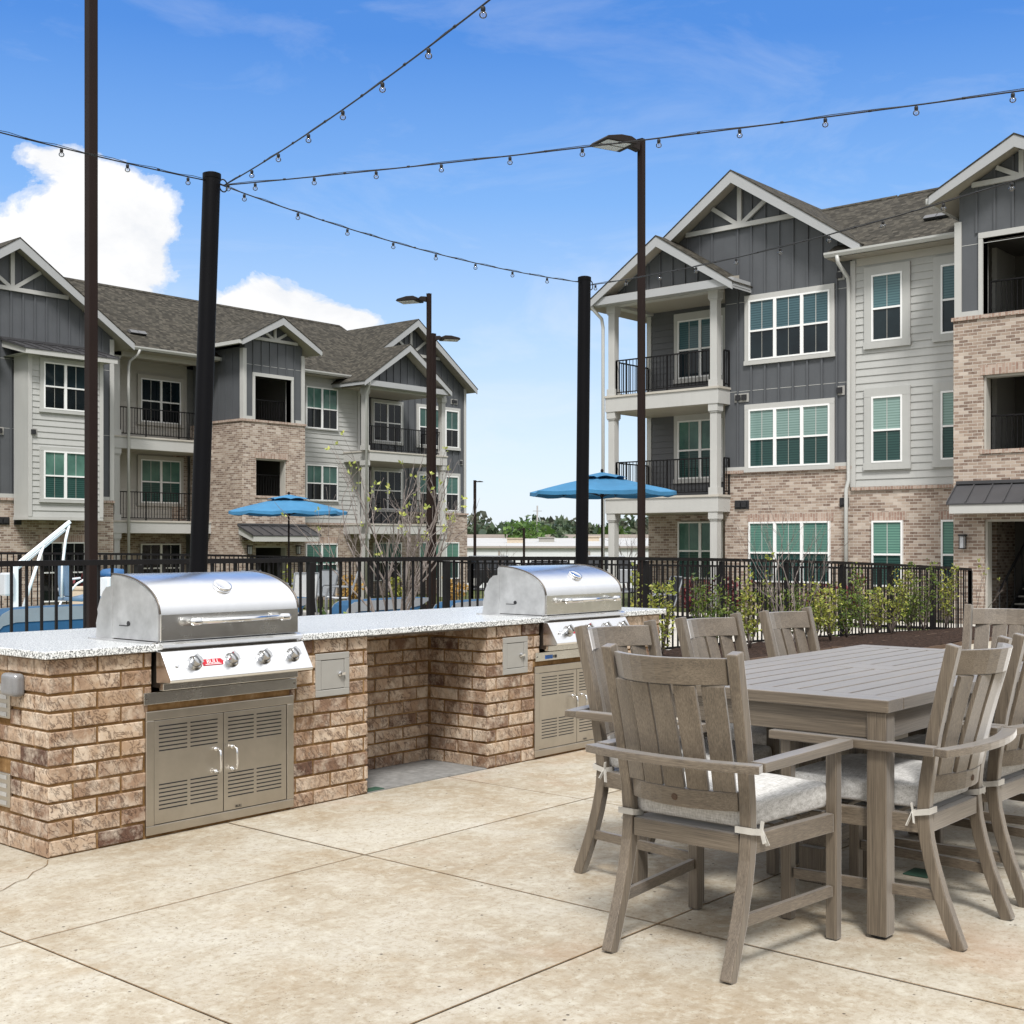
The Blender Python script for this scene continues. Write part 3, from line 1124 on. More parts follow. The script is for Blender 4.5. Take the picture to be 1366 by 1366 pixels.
    mb = MB()
    mb.box(-.06, -.035, 0.0005, .06, .035, .004)
    mb.build('plate', 'drain_green', d, bevel=.001)


make_island()


# ------------------------------------------------------------------ grills
def make_grill():
    t = thing('barbecue_grill', 'nearer stainless barbecue grill with closed domed lid, left end of the brick island', 'barbecue grill', (3.27, 4.945, .60), 0, 'built in barbecue grills')
    w = .815
    Z = lambda z: z - .60
    # firebox inside the slot (ends below the counter) and rear side plates
    mb = MB()
    mb.box(.012, -.040, Z(.68), w - .012, .47, Z(.872))
    mb.box(.012, .36, Z(.872), w - .012, .468, Z(1.02))
    mb.build('firebox', 'dark_steel', t)
    # lid: front lip, dome, back
    ya, yb, zt = -.045, .345, 1.190
    prof = [(ya, Z(.890)), (ya - .002, Z(1.013))]
    N = 16
    for i in range(1, N + 1):
        th = R(90) * i / N
        # quarter ellipse from the lip to the crest
        prof.append((yb - (yb - ya) * math.cos(th), Z(1.018 + (zt - 1.018) * math.sin(th))))
    prof += [(.352, Z(1.182)), (.356, Z(.890))]
    mb = MB()
    mb.prism(prof, 0, .012, w - .012)
    lid = mb.build('lid', 'steel_lid', t)
    autosmooth(lid, 30)
    md = lid.modifiers.new('bevel', 'BEVEL')
    md.width = .003
    md.segments = 2
    md.limit_method = 'ANGLE'
    md.angle_limit = R(45)
    # end plates, standing a little proud with a dark rim along the dome
    for x0, x1, xr in ((.004, .0115, .0), (w - .0115, w - .004, w - .003)):
        mb = MB()
        ins = [(y + (.006 if y < .2 else -.004), z - .007 * (z > Z(.9))) for y, z in prof]
        mb.prism(ins, 0, x0, x1)
        ep = mb.build('end_plate', 'steel_side', t)
        if x0 < .1:
            mb = MB()
            mb.lathe([(.012, 0), (.012, .002)], (.0035, .20, Z(.962)), (-1, 0, 0), 14)
            mb.box(.001, .205, Z(.949), .0038, .275, Z(.953))
            mb.build('spit_hole', 'vent_black', ep)
    rim = [(y, z) for y, z in prof[1:N + 2]]
    for x in (.008, w - .008):
        mb = MB()
        mb.tube([(x, y - .001, z + .001) for y, z in rim], .0045, 6)
        mb.build('lid_rim', 'dark_steel', lid, smooth=True)
    # rear windguard plates at both sides
    for x0 in (.002, w - .008):
        mb = MB()
        mb.prism([(.33, Z(.882)), (.478, Z(.882)), (.470, Z(.93)), (.474, Z(.955)), (.458, Z(1.0)), (.462, Z(1.02)), (.440, Z(1.065)), (.415, Z(1.105)), (.385, Z(1.128)), (.33, Z(1.135))], 0, x0, x0 + .006)
        mb.build('side_plate', 'steel_side', t)
    # front band of the lid with brushed face
    mb = MB()
    mb.box(.013, ya - .0055, Z(.893), w - .013, ya - .0025, Z(1.010))
    mb.build('front_band', 'steel_x', lid)
    # flange that rests on the counter
    mb = MB()
    mb.box(-.020, -.030, Z(.8785), .0, .51, Z(.8860))
    mb.box(w, -.030, Z(.8785), w + .020, .51, Z(.8860))
    mb.box(-.0, .480, Z(.8785), w, .51, Z(.8860))
    mb.build('flange', 'steel_side', t)
    # handle
    mb = MB()
    hz = Z(.975)
    mb.tube([(.14, ya - .050, hz), (w - .10, ya - .050, hz)], .0125, 14)
    h = mb.build('lid_handle', 'chrome', t, smooth=True)
    mb = MB()
    for x in (.17, w - .13):
        mb.tube([(x, ya - .002, hz), (x, ya - .050, hz)], .010, 10)
        mb.lathe([(.016, -.025), (.0175, -.018), (.0175, .018), (.016, .025)], (x, ya - .050, hz), (1, 0, 0), 14)
    mb.build('bracket', 'chrome', h, smooth=True)
    # thermometer on the dome
    th = R(38)
    c = Vector((w * .50, yb - (yb - ya) * math.cos(th), Z(1.018 + (zt - 1.018) * math.sin(th))))
    nrm = Vector((0, -math.cos(th) / (yb - ya), math.sin(th) / (zt - 1.018))).normalized()
    mb = MB()
    mb.lathe([(.046, -.006), (.047, .012), (.044, .018), (.036, .016)], c, nrm, 24)
    g = mb.build('thermometer', 'chrome', t, smooth=True)
    mb = MB()
    mb.lathe([(.036, .0155), (.0, .0158)], c, nrm, 24)
    mb.build('dial', 'lens_gray', g)
    # bull nose above the control panel
    mb = MB()
    mb.prism([(-.020, Z(.888)), (-.062, Z(.885)), (-.078, Z(.876)), (-.080, Z(.864)), (-.070, Z(.856)), (-.045, Z(.852)), (-.020, Z(.852))], 0, .004, w - .004)
    b = mb.build('bull_nose', 'steel_lid', t)
    autosmooth(b, 50)
    # tilted control panel
    mb = MB()
    p0, p1 = Vector((-.070, Z(.842))), Vector((-.148, Z(.722)))
    mb.prism([(-.035, Z(.846)), (p0.x, p0.y + .004), (p1.x, p1.y), (p1.x + .004, p1.y - .012), (-.060, Z(.705)), (-.035, Z(.705))], 0, -.004, w + .004)
    cp = mb.build('control_panel', 'steel_lid', t, bevel=.002)
    n2 = Vector((0, -(p0.y - p1.y), (p0.x - p1.x))).normalized()          # outward from the panel
    n2 = Vector((0, -abs(n2.y), abs(n2.z)))
    along = Vector((0, p1.x - p0.x, p1.y - p0.y)).normalized()
    mid = Vector((0, (p0.x + p1.x) / 2, (p0.y + p1.y) / 2)) + n2 * .001
    for x in (.150, .355, .545, .722):
        c = mid + Vector((x, 0, 0)) - along * .004
        mb = MB()
        mb.lathe([(.036, 0), (.036, .005), (.031, .009), (.028, .012)], c, n2, 22)
        mb.lathe([(.026, .012), (.0265, .030), (.022, .040), (.010, .043), (0, .0435)], c, n2, 22)
        # grip across the knob
        q = Matrix.Rotation(R(20), 3, n2)
        gx = q @ along
        mb.beam(c + n2 * .044 - gx * .024, c + n2 * .044 + gx * .024, .012, .014, n2)
        k = mb.build('knob', 'knob_chrome', t)
        autosmooth(k, 40)
    mb = MB()
    mb.lathe([(.010, 0), (.010, .006), (.0, .008)], mid + Vector((.055, 0, 0)), n2, 12)
    mb.build('igniter', 'chrome', cp)
    # badge with lettering
    bc = mid + Vector((.252, 0, 0)) - along * .002
    rot = Matrix((Vector((1, 0, 0)), -along, n2)).transposed().to_4x4()
    mb = MB()
    pl = [(-.058, -.015), (.048, -.015), (.053, -.008), (.056, .004), (.044, .017), (-.054, .017), (-.060, .008)]
    mb.prism(pl, 2, 0, .003)
    for i, v in enumerate(mb.v):
        mb.v[i] = tuple(Matrix.Translation(bc) @ rot @ Vector(v))
    bd = mb.build('badge', 'red_badge', cp)
    text_mesh('lettering', 'BULL', .030, 'badge_white', bd, Matrix.Translation(bc + n2 * .0036) @ rot @ Matrix.Translation((-.004, .003, 0)) @ Matrix.Diagonal((1.05, 1, 1, 1)), .0004, .12)
    mb = MB()
    mb.box(-.048, -.0115, .0031, .040, -.0090, .0036)
    for i, v in enumerate(mb.v):
        mb.v[i] = tuple(Matrix.Translation(bc) @ rot @ Vector(v))
    mb.build('underline', 'badge_white', bd)
    # drip tray front below the panel, and the ledge strip
    mb = MB()
    mb.box(.014, -.062, Z(.668), w - .020, -.030, Z(.700))
    mb.build('drip_tray', 'steel_x', t, bevel=.003)
    mb = MB()
    mb.box(-.056, -.018, Z(.606), w + .008, -.008, Z(.660))
    lg = mb.build('ledge_strip', 'steel_x', t, bevel=.002)
    mb = MB()
    for x in (-.042, w - .008):
        mb.lathe([(.005, 0), (.004, .003), (0, .004)], (x, -.018, Z(.634)), (0, -1, 0), 8)
    mb.build('screw', 'dark_steel', lg)
    return t


grill = make_grill()
g2 = dup(grill, (6.035, 4.945, .60), 0, 'farther stainless barbecue grill with closed domed lid and a blue sticker below the knobs')
mb = MB()
mb.box(.035, -.0192, .016, .110, -.0180, .040)
stk = mb.build('sticker', 'sticker_blue', g2)
mb = MB()
mb.box(.116, -.0192, .020, .122, -.0180, .036)
mb.box(.128, -.0192, .018, .150, -.0180, .038)
mb.build('marking', 'logo_black', g2)


# ------------------------------------------------------------------ dining table
TX0, TX1, TY0, TY1, TZ = 3.997, 6.164, 1.774, 2.874, 0.808


def make_table():
    cx, cy = (TX0 + TX1) / 2, (TY0 + TY1) / 2
    t = thing('dining_table', 'long grey brown slatted outdoor dining table with square legs', 'dining table', (cx, cy, 0))
    hx, hy = (TX1 - TX0) / 2, (TY1 - TY0) / 2
    b = .125
    th = .042
    mb = MB()
    mb.box(-hx, -hy, TZ - th, -hx + b, hy, TZ)
    mb.build('end_board', 'wood_y', t, bevel=.003)
    mb = MB()
    mb.box(hx - b, -hy, TZ - th, hx, hy, TZ)
    mb.build('end_board', 'wood_y', t, bevel=.003)
    for ya, yb in ((-hy, -hy + b * .8), (hy - b * .8, hy)):
        mb = MB()
        mb.box(-hx + b + .0012, ya, TZ - th, hx - b - .0012, yb, TZ - .0003)
        mb.build('side_board', 'wood_x', t, bevel=.003)
    y0, y1 = -hy + b * .8, hy - b * .8
    n = 9
    pw = (y1 - y0) / n
    mb = MB()
    for i in range(n):
        for x0, x1 in ((-hx + b + .003, -.09), (.09, hx - b - .003)) if 3 <= i <= 5 else ((-hx + b + .003, hx - b - .003),):
            mb.box(x0, y0 + i * pw + .006, TZ - .03, x1, y0 + (i + 1) * pw - .006, TZ - .0006)
    mb.build('slat_top', 'wood_x', t, bevel=.0025)
    mb = MB()
    mb.box(-.087, y0 + 3 * pw + .006, TZ - .03, .087, y0 + 6 * pw - .006, TZ - .0004)
    mb.build('centre_panel', 'wood_y', t, bevel=.0025)
    lw = .07
    ins = .012
    for sx in (-1, 1):
        for sy in (-1, 1):
            mb = MB()
            x, y = sx * (hx - ins - lw / 2), sy * (hy - ins - lw / 2)
            mb.box(x - lw / 2, y - lw / 2, .012, x + lw / 2, y + lw / 2, TZ - th - .001)
            leg = mb.build('leg', 'wood_z', t, bevel=.004)
            mb = MB()
            mb.lathe([(.022, 0), (.022, .012)], (x, y, 0), (0, 0, 1), 12)
            mb.build('foot', 'dark_rubber', leg)
    az0, az1 = TZ - th - .092, TZ - th - .001
    i2 = .024
    for sy in (-1, 1):
        mb = MB()
        y = sy * (hy - i2 - .014)
        mb.box(-hx + lw + ins, y - .014, az0, hx - lw - ins, y + .014, az1)
        mb.build('apron', 'wood_x', t, bevel=.002)
    mb = MB()
    mb.box(-hx + .06, -.03, az0, hx - .06, .03, az0 + .03)
    mb.build('centre_rail', 'wood_x', t, bevel=.002)
    for sx in (-1, 1):
        mb = MB()
        x = sx * (hx - i2 - .014)
        mb.box(x - .014, -hy + lw + ins, az0, x + .014, hy - lw - ins, az1)
        mb.build('end_apron', 'wood_y', t, bevel=.002)
    # lower frame of the pedestal seen below the top
    mb = MB()
    mb.box(-hx + .55, -.05, .14, hx - .55, .05, .20)
    mb.build('stretcher', 'wood_x', t, bevel=.003)
    for sx in (-1, 1):
        mb = MB()
        mb.box(sx * (hx - .56) - .04, -.05, .0, sx * (hx - .56) + .04, .05, .139)
        mb.box(sx * (hx - .56) - .04, -.05, .201, sx * (hx - .56) + .04, .05, az0 - .001)
        mb.build('centre_leg', 'wood_z', t, bevel=.003)


make_table()


# ------------------------------------------------------------------ chairs
def make_chair():
    """faces local +x"""
    t = thing('dining_chair', 'x', 'chair', (0, 0, 0), 0, 'slat back dining chairs round the table')
    ry = .222
    post = [(-.318, 0), (-.290, .07), (-.252, .17), (-.222, .27), (-.204, .35), (-.196, .43), (-.204, .53), (-.232, .70), (-.268, .86), (-.302, 1.0)]

    def px(z):
        for (xa, za), (xb, zb) in zip(post[:-1], post[1:]):
            if za <= z <= zb:
                return xa + (xb - xa) * (z - za) / (zb - za)
    for s in (-1, 1):
        mb = MB()
        spread = lambda z: s * (ry + .014 * max(0, (z - .45)) / .54)
        mb.sweep([(x, spread(z), z) for x, z in post], .039, .042, (0, 1, 0))
        mb.build('rear_leg', 'wood_z', t, bevel=.004)
        mb = MB()
        mb.box(.262, s * .272 - .020, .004, .302, s * .272 + .020, .640)
        mb.build('front_leg', 'wood_z', t, bevel=.004)

    def bow(z, ylim, dep, n=9):
        """points of a rail bowed backwards between the posts"""
        pts = []
        for i in range(n):
            y = -ylim + 2 * ylim * i / (n - 1)
            pts.append((px(z) - dep * (1 - (y / ylim) ** 2), y, z))
        return pts
    # crest rail and lower back rail
    mb = MB()
    z0, z1 = .897, .982
    a, b = bow(z0, ry - .016, .085), bow(z1, ry - .013, .085)
    vs = []
    for p, q in zip(a, b):
        vs += [(p[0] - .013, p[1], p[2]), (p[0] + .013, p[1], p[2]), (q[0] + .013, q[1], q[2]), (q[0] - .013, q[1], q[2])]
    fs = []
    for i in range(len(a) - 1):
        for k in range(4):
            fs.append((4 * i + k, 4 * i + (k + 1) % 4, 4 * i + 4 + (k + 1) % 4, 4 * i + 4 + k))
    fs += [(3, 2, 1, 0), tuple(4 * (len(a) - 1) + k for k in range(4))]
    mb.add(vs, fs)
    mb.build('crest_rail', 'wood_y', t, bevel=.003)
    mb = MB()
    z0, z1 = .498, .560
    a, b = bow(z0, ry - .024, .055), bow(z1, ry - .024, .055)
    vs = []
    for p, q in zip(a, b):
        vs += [(p[0] - .013, p[1], p[2]), (p[0] + .013, p[1], p[2]), (q[0] + .013, q[1], q[2]), (q[0] - .013, q[1], q[2])]
    mb.add(vs, fs)
    lr = mb.build('lower_rail', 'wood_y', t, bevel=.003)
    mb = MB()
    mb.lathe([(.012, 0), (.010, .004), (0, .005)], (px(.53) - .055 - .013, .0, .530), (-1, 0, 0), 10)
    mb.build('plug', 'planter_brown', lr)
    # five slats, following the lean and the bow
    for k in range(5):
        yc = (k - 2) * .081
        w = .0735
        mb = MB()
        zs = [.562, .67, .78, .896]
        pts = []
        for z in zs:
            f = (z - .51) / .47
            dep = .055 + .030 * f
            pts.append((px(z) - dep * (1 - (yc / ry) ** 2), yc * (1 + .03 * f), z))
        # turn each slat to follow the bow
        sd = Vector((.075 / ry ** 2 * yc, 1, 0)).normalized()
        mb.sweep(pts, w, .015, sd)
        mb.build('back_slat', 'wood_z', t, bevel=.002)
    # arms, and the band that runs on round the back
    az = .656
    for s in (-1, 1):
        mb = MB()
        y = s * .292
        mb.add([(.335, y - .026, az - .015), (.335, y + .026, az - .015), (.335, y + .026, az + .015), (.335, y - .026, az + .015),
                (-.262 - .026 * s * 0, y - .026, az - .017), (-.262, y + .026, az - .017), (-.262, y + .026, az + .013), (-.262, y - .026, az + .013)],
               [(0, 1, 2, 3), (7, 6, 5, 4), (0, 4, 5, 1), (1, 5, 6, 2), (2, 6, 7, 3), (3, 7, 4, 0)])
        mb.build('arm', 'wood_x', t, bevel=.003)
    mb = MB()
    pts = []
    for i in range(11):
        y = -.318 + .636 * i / 10
        pts.append((-.288 - .050 * (1 - (y / .318) ** 2), y, az - .002))
    mb.sweep(pts, .026, .050, (0, 0, 1))
    mb.build('arm_band', 'wood_y', t, bevel=.003)
    # seat frame and slats
    for s in (-1, 1):
        mb = MB()
        p0, p1 = Vector((-.195, s * .222, .398)), Vector((.257, s * .272, .398))
        mb.beam(p0, p1, .030, .062)
        mb.build('side_rail', 'wood_x', t, bevel=.003)
    for x0, x1, hy in ((-.215, -.185, .198), (.262, .292, .247)):
        mb = MB()
        mb.box(x0, -hy, .368, x1, hy, .428)
        mb.build('cross_rail', 'wood_y', t, bevel=.003)
    for k in range(5):
        x = -.15 + k * .09
        mb = MB()
        mb.box(x - .034, -.205, .414, x + .034, .205, .427)
        mb.build('seat_slat', 'wood_y', t, bevel=.002)
    # low stretchers
    for s in (-1, 1):
        mb = MB()
        mb.beam((-.250, s * .222, .168), (.258, s * .272, .168), .020, .036)
        mb.build('stretcher', 'wood_x', t, bevel=.002)
    # cushion
    bm = bmesh.new()
    bmesh.ops.create_cube(bm, size=1)
    for v in bm.verts:
        f = (v.co.x + .5)
        hw = .205 + .045 * f
        v.co = Vector((-.185 + .48 * f - .0, (hw if v.co.y > 0 else -hw), .483 + v.co.z * .104))
    bmesh.ops.subdivide_edges(bm, edges=bm.edges, cuts=7, use_grid_fill=True)
    rnd = random.Random(3)
    for v in bm.verts:
        x, y, z = v.co
        u = (x + .185) / .48 * 2 - 1
        w = y / (.205 + .045 * (u + 1) / 2)
        f = (1 - u * u) * (1 - w * w)
        if z > .483:
            v.co.z += .016 * f + rnd.uniform(-.0012, .0012)
        # rounded edge
        k = abs(z - .483) / .052
        ed = max(abs(u), abs(w))
        if ed > .98 and k < .9:
            v.co.x += .010 * u * (abs(u) > .98) * (1 - k * k)
            v.co.y += .010 * w * (abs(w) > .98) * (1 - k * k)
        elif ed > .98:
            v.co.x -= .010 * u * (abs(u) > .98)
            v.co.y -= .010 * w * (abs(w) > .98)
            v.co.z -= .012 * (1 if z > .483 else -1)
    for f in bm.faces:
        f.smooth = True
    me = bpy.data.meshes.new('cushion')
    bm.to_mesh(me)
    bm.free()
    me.materials.append(M('cushion_fabric'))
    cu = bpy.data.objects.new('cushion', me)
    COL.objects.link(cu)
    cu.parent = t
    md = cu.modifiers.new('smooth', 'SUBSURF')
    md.levels = md.render_levels = 1
    # ties round the rear legs
    for s in (-1, 1):
        mb = MB()
        c = Vector((-.196, s * .222, .440))
        r = .029
        ring = [(c.x + a * r, c.y + b * r, c.z - .006 * a) for a, b in ((-1, -1), (1, -1), (1, 1), (-1, 1), (-1, -1))]
        mb.sweep(ring, .020, .004, (0, 0, 1))
        q = Vector((c.x + r, c.y + s * r, c.z))
        mb.beam(q, q + Vector((.016, s * .014, -.048)), .014, .003, (1, 0, 0))
        mb.beam(q, q + Vector((-.012, s * .018, -.036)), .013, .003, (1, 0, 0))
        mb.beam(q, q + Vector((.004, s * .002, .028)), .012, .003, (1, 0, 0))
        mb.build('tie', 'tie_fabric', cu)
    return t


chair = make_chair()
chair.location = (3.640, 2.205, 0)
chair['label'] = 'slat back armchair at the near head of the table, its back turned to us'
dup(chair, (6.54, 2.33, 0), R(181), 'pale lit armchair at the far head of the table, facing the camera')
dup(chair, (4.265, 2.785, 0), R(-91.5), 'armchair on the island side of the table, behind the one nearest the camera')
dup(chair, (5.02, 2.80, 0), R(-90.5), 'armchair on the island side of the table, the middle of the three there')
dup(chair, (5.765, 2.80, 0), R(-88.5), 'armchair on the island side of the table, farthest of the three from the camera')
dup(chair, (4.305, 1.880, 0), R(90), 'armchair side on beside the near table leg, curved back to the open patio')
dup(chair, (4.955, 1.880, 0), R(89), 'armchair cut by the frame, next beyond the side on chair by the near table leg')
dup(chair, (5.66, 1.885, 0), R(91), 'mostly hidden armchair, only its front legs showing under the far part of the table')

d = thing('floor_drain', 'small green drain cover set in the patio under the table', 'drain cover', (4.93, 2.05, 0))
mb = MB()
mb.box(-.06, -.05, .0005, .06, .05, .006)
mb.build('cover', 'drain_green', d, bevel=.002)
# ------------------------------------------------------------------ pool fences
def make_fence(label, origin, rotz, n, step, zf, h=1.32, pickets=15, first_post=True):
    """runs along local +x; zf(s) gives the ground height at distance s"""
    t = thing('metal_fence', label, 'fence', origin, rotz, None)
    for k in range(n + 1):
        s = k * step
        z = zf(s)
        if k or first_post:
            mb = MB()
            mb.box(s - .031, -.031, z - .04, s + .031, .031, z + h - .046)
            p = mb.build('post', 'black_iron', t, bevel=.003, seg=1)
        if k < n:
            z2 = zf(s + step)
            mb = MB()
            mb.beam((s, 0, z + h - .022), (s + step, 0, z2 + h - .022), .052, .044)
            mb.beam((s + .032, 0, z + .10), (s + step - .032, 0, z2 + .10), .030, .030)
            for i in range(1, pickets):
                f = i / pickets
                x = s + step * f
                zz = z + (z2 - z) * f
                mb.box(x - .0095, -.0095, zz + .116, x + .0095, .0095, zz + h - .0445)
            mb.build('picket_panel', 'black_iron', t)
    return t


make_fence('long dark picket fence right behind the brick island and planting bed', (7.98 - 1.9 * 6, 9.4, 0), 0, 15, 1.9, lambda s: deck_z(7.98 - 11.4 + s))
make_fence('dark picket fence along the far side of the pool', (3.0, 22.9, 0), 0, 12, 1.84, lambda s: deck_z(3.0 + s), pickets=15)
make_fence('dark picket fence closing the pool deck before the nearer apartment building', (25.08, 9.4 + 13.5, 0), R(-90), 7, 1.928, lambda s: deck_z(25.08), pickets=15)


# ------------------------------------------------------------------ string light poles and strands
def make_string_pole(label, x, y, lean, top=3.87, seg=20):
    t = thing('string_light_pole', label, 'pole', (x, y, 0), 0, 'black poles that carry the string lights')
    mb = MB()
    r = .0585
    mb.tube([(0, 0, -.05), (lean * .33, 0, top * .33), (lean * .66, 0, top * .66), (lean, 0, top)], r, seg)
    mb.lathe([(r + .003, top - .03), (r + .003, top + .004), (r * .7, top + .012), (0, top + .014)], (lean, 0, 0), (0, 0, 1), seg)
    p = mb.build('post', 'black_pole', t)
    autosmooth(p, 40)
    mb = MB()
    ring = [(lean + r + .035 + .034 * math.cos(a), 0, top - .055 + .042 * math.sin(a)) for a in [2 * math.pi * i / 18 for i in range(19)]]
    mb.tube(ring, .005, 8, caps=False)
    mb.build('ring', 'cable_black', t, smooth=True)
    mb = MB()
    mb.lathe([(.15, 0), (.15, .012), (r + .01, .016), (r + .006, .06)], (0, 0, .0), (0, 0, 1), 20)
    mb.build('base_plate', 'black_pole', t)
    return Vector((x + lean, y, top - .055))


P1 = make_string_pole('black round pole standing behind the near grill, strung with light cables', 4.975, 7.06, .155, 3.825)
P2 = make_string_pole('black round pole behind the farther grill, in front of the sky gap', 9.215, 7.06, .06, 3.795)
P0 = make_string_pole('black round pole at the outer end of the cable leaving on the left', 1.04, 7.06, .02, 3.88)
P3 = make_string_pole('black round pole behind the viewer carrying the steep overhead cable', 1.72, -2.2, 0, 3.88)
P4 = make_string_pole('black round pole on the near patio edge carrying the longest level cable', 7.75, -2.2, 0, 3.76)
P5 = make_string_pole('black round pole on the near patio edge between the other two', 5.62, -2.2, 0, 3.81)


def make_bulb_parts():
    s = MB()
    s.lathe([(.0, .010), (.013, .008), (.0155, .0), (.015, -.022), (.012, -.027)], (0, 0, 0), (0, 0, 1), 12)
    g = MB()
    prof = [(.011, -.026)]
    for i in range(1, 10):
        a = R(200) * i / 10 - R(55)
        prof.append((.0255 * math.cos(R(62) - R(152) * i / 10), -.050 + .0255 * math.sin(R(62) - R(152) * i / 10)))
    prof.append((.0, -.0755))
    g.lathe(prof, (0, 0, 0), (0, 0, 1), 16)
    f = MB()
    f.tube([(0, 0, -.027), (0, 0, -.038)], .004, 8)
    f.tube([(0, 0, -.038), (.005, 0, -.048), (0, 0, -.056), (-.005, 0, -.048), (0, 0, -.038)], .0009, 5)
    return s, g, f


class _B:
    s = None


def make_strand(label, a, b, sag, step, first):
    t = thing('string_light', label, 'string lights', a, 0, 'string light cables between the black poles')
    d = b - a
    L = d.length

    def P(f):
        p = d * f
        p.z -= 4 * sag * f * (1 - f)
        return p
    n = 40
    mb = MB()
    dirh = Vector((d.x, d.y, 0)).normalized()
    sidev = Vector((-dirh.y, dirh.x, 0))
    mb.tube([P(i / n) + Vector((0, 0, .004)) for i in range(n + 1)], .0042, 6)
    mb.tube([P(i / n) + sidev * .006 + Vector((0, 0, .011 + .005 * math.sin(i * 1.9))) for i in range(n + 1)], .0022, 5)
    # cable clips
    for i in range(int(L / step)):
        q = P((first + step * (i + .5)) / L) if first + step * (i + .5) < L else None
        if q is not None:
            mb.lathe([(.007, -.008), (.007, .008)], q + Vector((0, 0, .006)), dirh, 6)
    mb.build('cable', 'cable_black', t, smooth=True)
    k = 0
    while first + step * k < L - .12:
        q = P((first + step * k) / L)
        if _B.s is None:
            s, g, f = make_bulb_parts()
            so = s.build('socket', 'cable_black', t, smooth=True)
            go = g.build('bulb', 'bulb_glass', so, smooth=True)
            fo = f.build('filament', 'dark_steel', so, smooth=True)
            _B.s = (so, go, fo)
        else:
            so = _B.s[0].copy()
            COL.objects.link(so)
            so.parent = t
            for o in _B.s[1:]:
                c = o.copy()
                COL.objects.link(c)
                c.parent = so
        so.location = q - Vector((0, 0, .008))
        so.rotation_euler = (0, 0, k * 1.3)
        so.scale = (.66, .66, .58)
        k += 1


rp = Vector((.10, 0, 0))
make_strand('string light cable rising steeply from the near pole to the top of the sky', P1 + rp, P3, .25, .534, .10)
make_strand('long string light cable running nearly level over the lamp post head', P1 + rp, P4, .10, .474, .26)
make_strand('string light cable falling from the near pole to the farther pole', P1 + rp * .5, P2 - rp * .6, .085, .475, .22)
make_strand('string light cable crossing the white cloud and the brown lamp post', P1 - rp * .6, P0 + rp * .6, .06, .455, .13)
make_strand('string light cable from the farther pole rising across the gabled roof', P2 + rp, P5, .28, .527, .08)


# ------------------------------------------------------------------ lamp posts
def make_lamp_post(label, x, y, zb, h, heads, w=.094):
    t = thing('lamp_post', label, 'lamp post', (x, y, zb), 0, 'brown square lamp posts round the pool and car park')
    mb = MB()
    mb.box(-w / 2, -w / 2, 0, w / 2, w / 2, h)
    mb.box(-w / 2 - .006, -w / 2 - .006, h, w / 2 + .006, w / 2 + .006, h + .015)
    mb.build('pole', 'bronze_pole', t, bevel=.008)
    mb = MB()
    mb.box(-w, -w, 0, w, w, .10)
    mb.build('base_cover', 'bronze_pole', t, bevel=.01)
    for ang in heads:
        c, s = math.cos(ang), math.sin(ang)
        rot = Matrix.Rotation(ang, 4, 'Z')
        mb = MB()
        mb.prism([(.06, h - .19), (.06, h - .06), (.20, h - .045), (.26, h - .075), (.26, h - .15), (.16, h - .165)], 1, -.06, .06)
        mb.prism([(.24, h - .165), (.23, h - .10), (.34, h - .055), (.52, h - .055), (.76, h - .105), (.80, h - .145), (.79, h - .165)], 1, -.235, .235)
        for i, v in enumerate(mb.v):
            mb.v[i] = tuple(rot @ Vector(v))
        hd = mb.build('lamp_head', 'bronze_iron', t, bevel=.012)
        mb = MB()
        for y0, y1 in ((-.205, -.015), (.015, .205)):
            mb.box(.33, y0, h - .168, .76, y1, h - .1655)
        for i, v in enumerate(mb.v):
            mb.v[i] = tuple(rot @ Vector(v))
        mb.build('lens', 'lens_gray', hd)
    return t


# angles: the head of a post turns towards the pool
make_lamp_post('thick brown lamp post crossing the whole sky beside the near grill', 6.59, 11.0, -.12, 7.75, [R(-90)])
make_lamp_post('tall brown lamp post with one flat head, before the gabled balconies', 16.0, 11.08, -.2, 7.75, [R(160)])
make_lamp_post('brown lamp post behind the bare tree, flat head turned towards the clouds', 22.35, 21.85, -.37, 7.9, [R(112)])
make_lamp_post('brown lamp post just behind another one, flat head towards the open sky', 26.75, 26.0, -.55, 8.1, [R(-35)], .15)
make_lamp_post('distant dark lamp post standing free in the sky gap beside the far trees', 90.0, 81.8, -4.2, 11.7, [R(-40)], .21)
make_lamp_post('small distant dark lamp post in front of the white warehouse', 100.0, 84.0, -4.9, 7.9, [R(130)], .18)


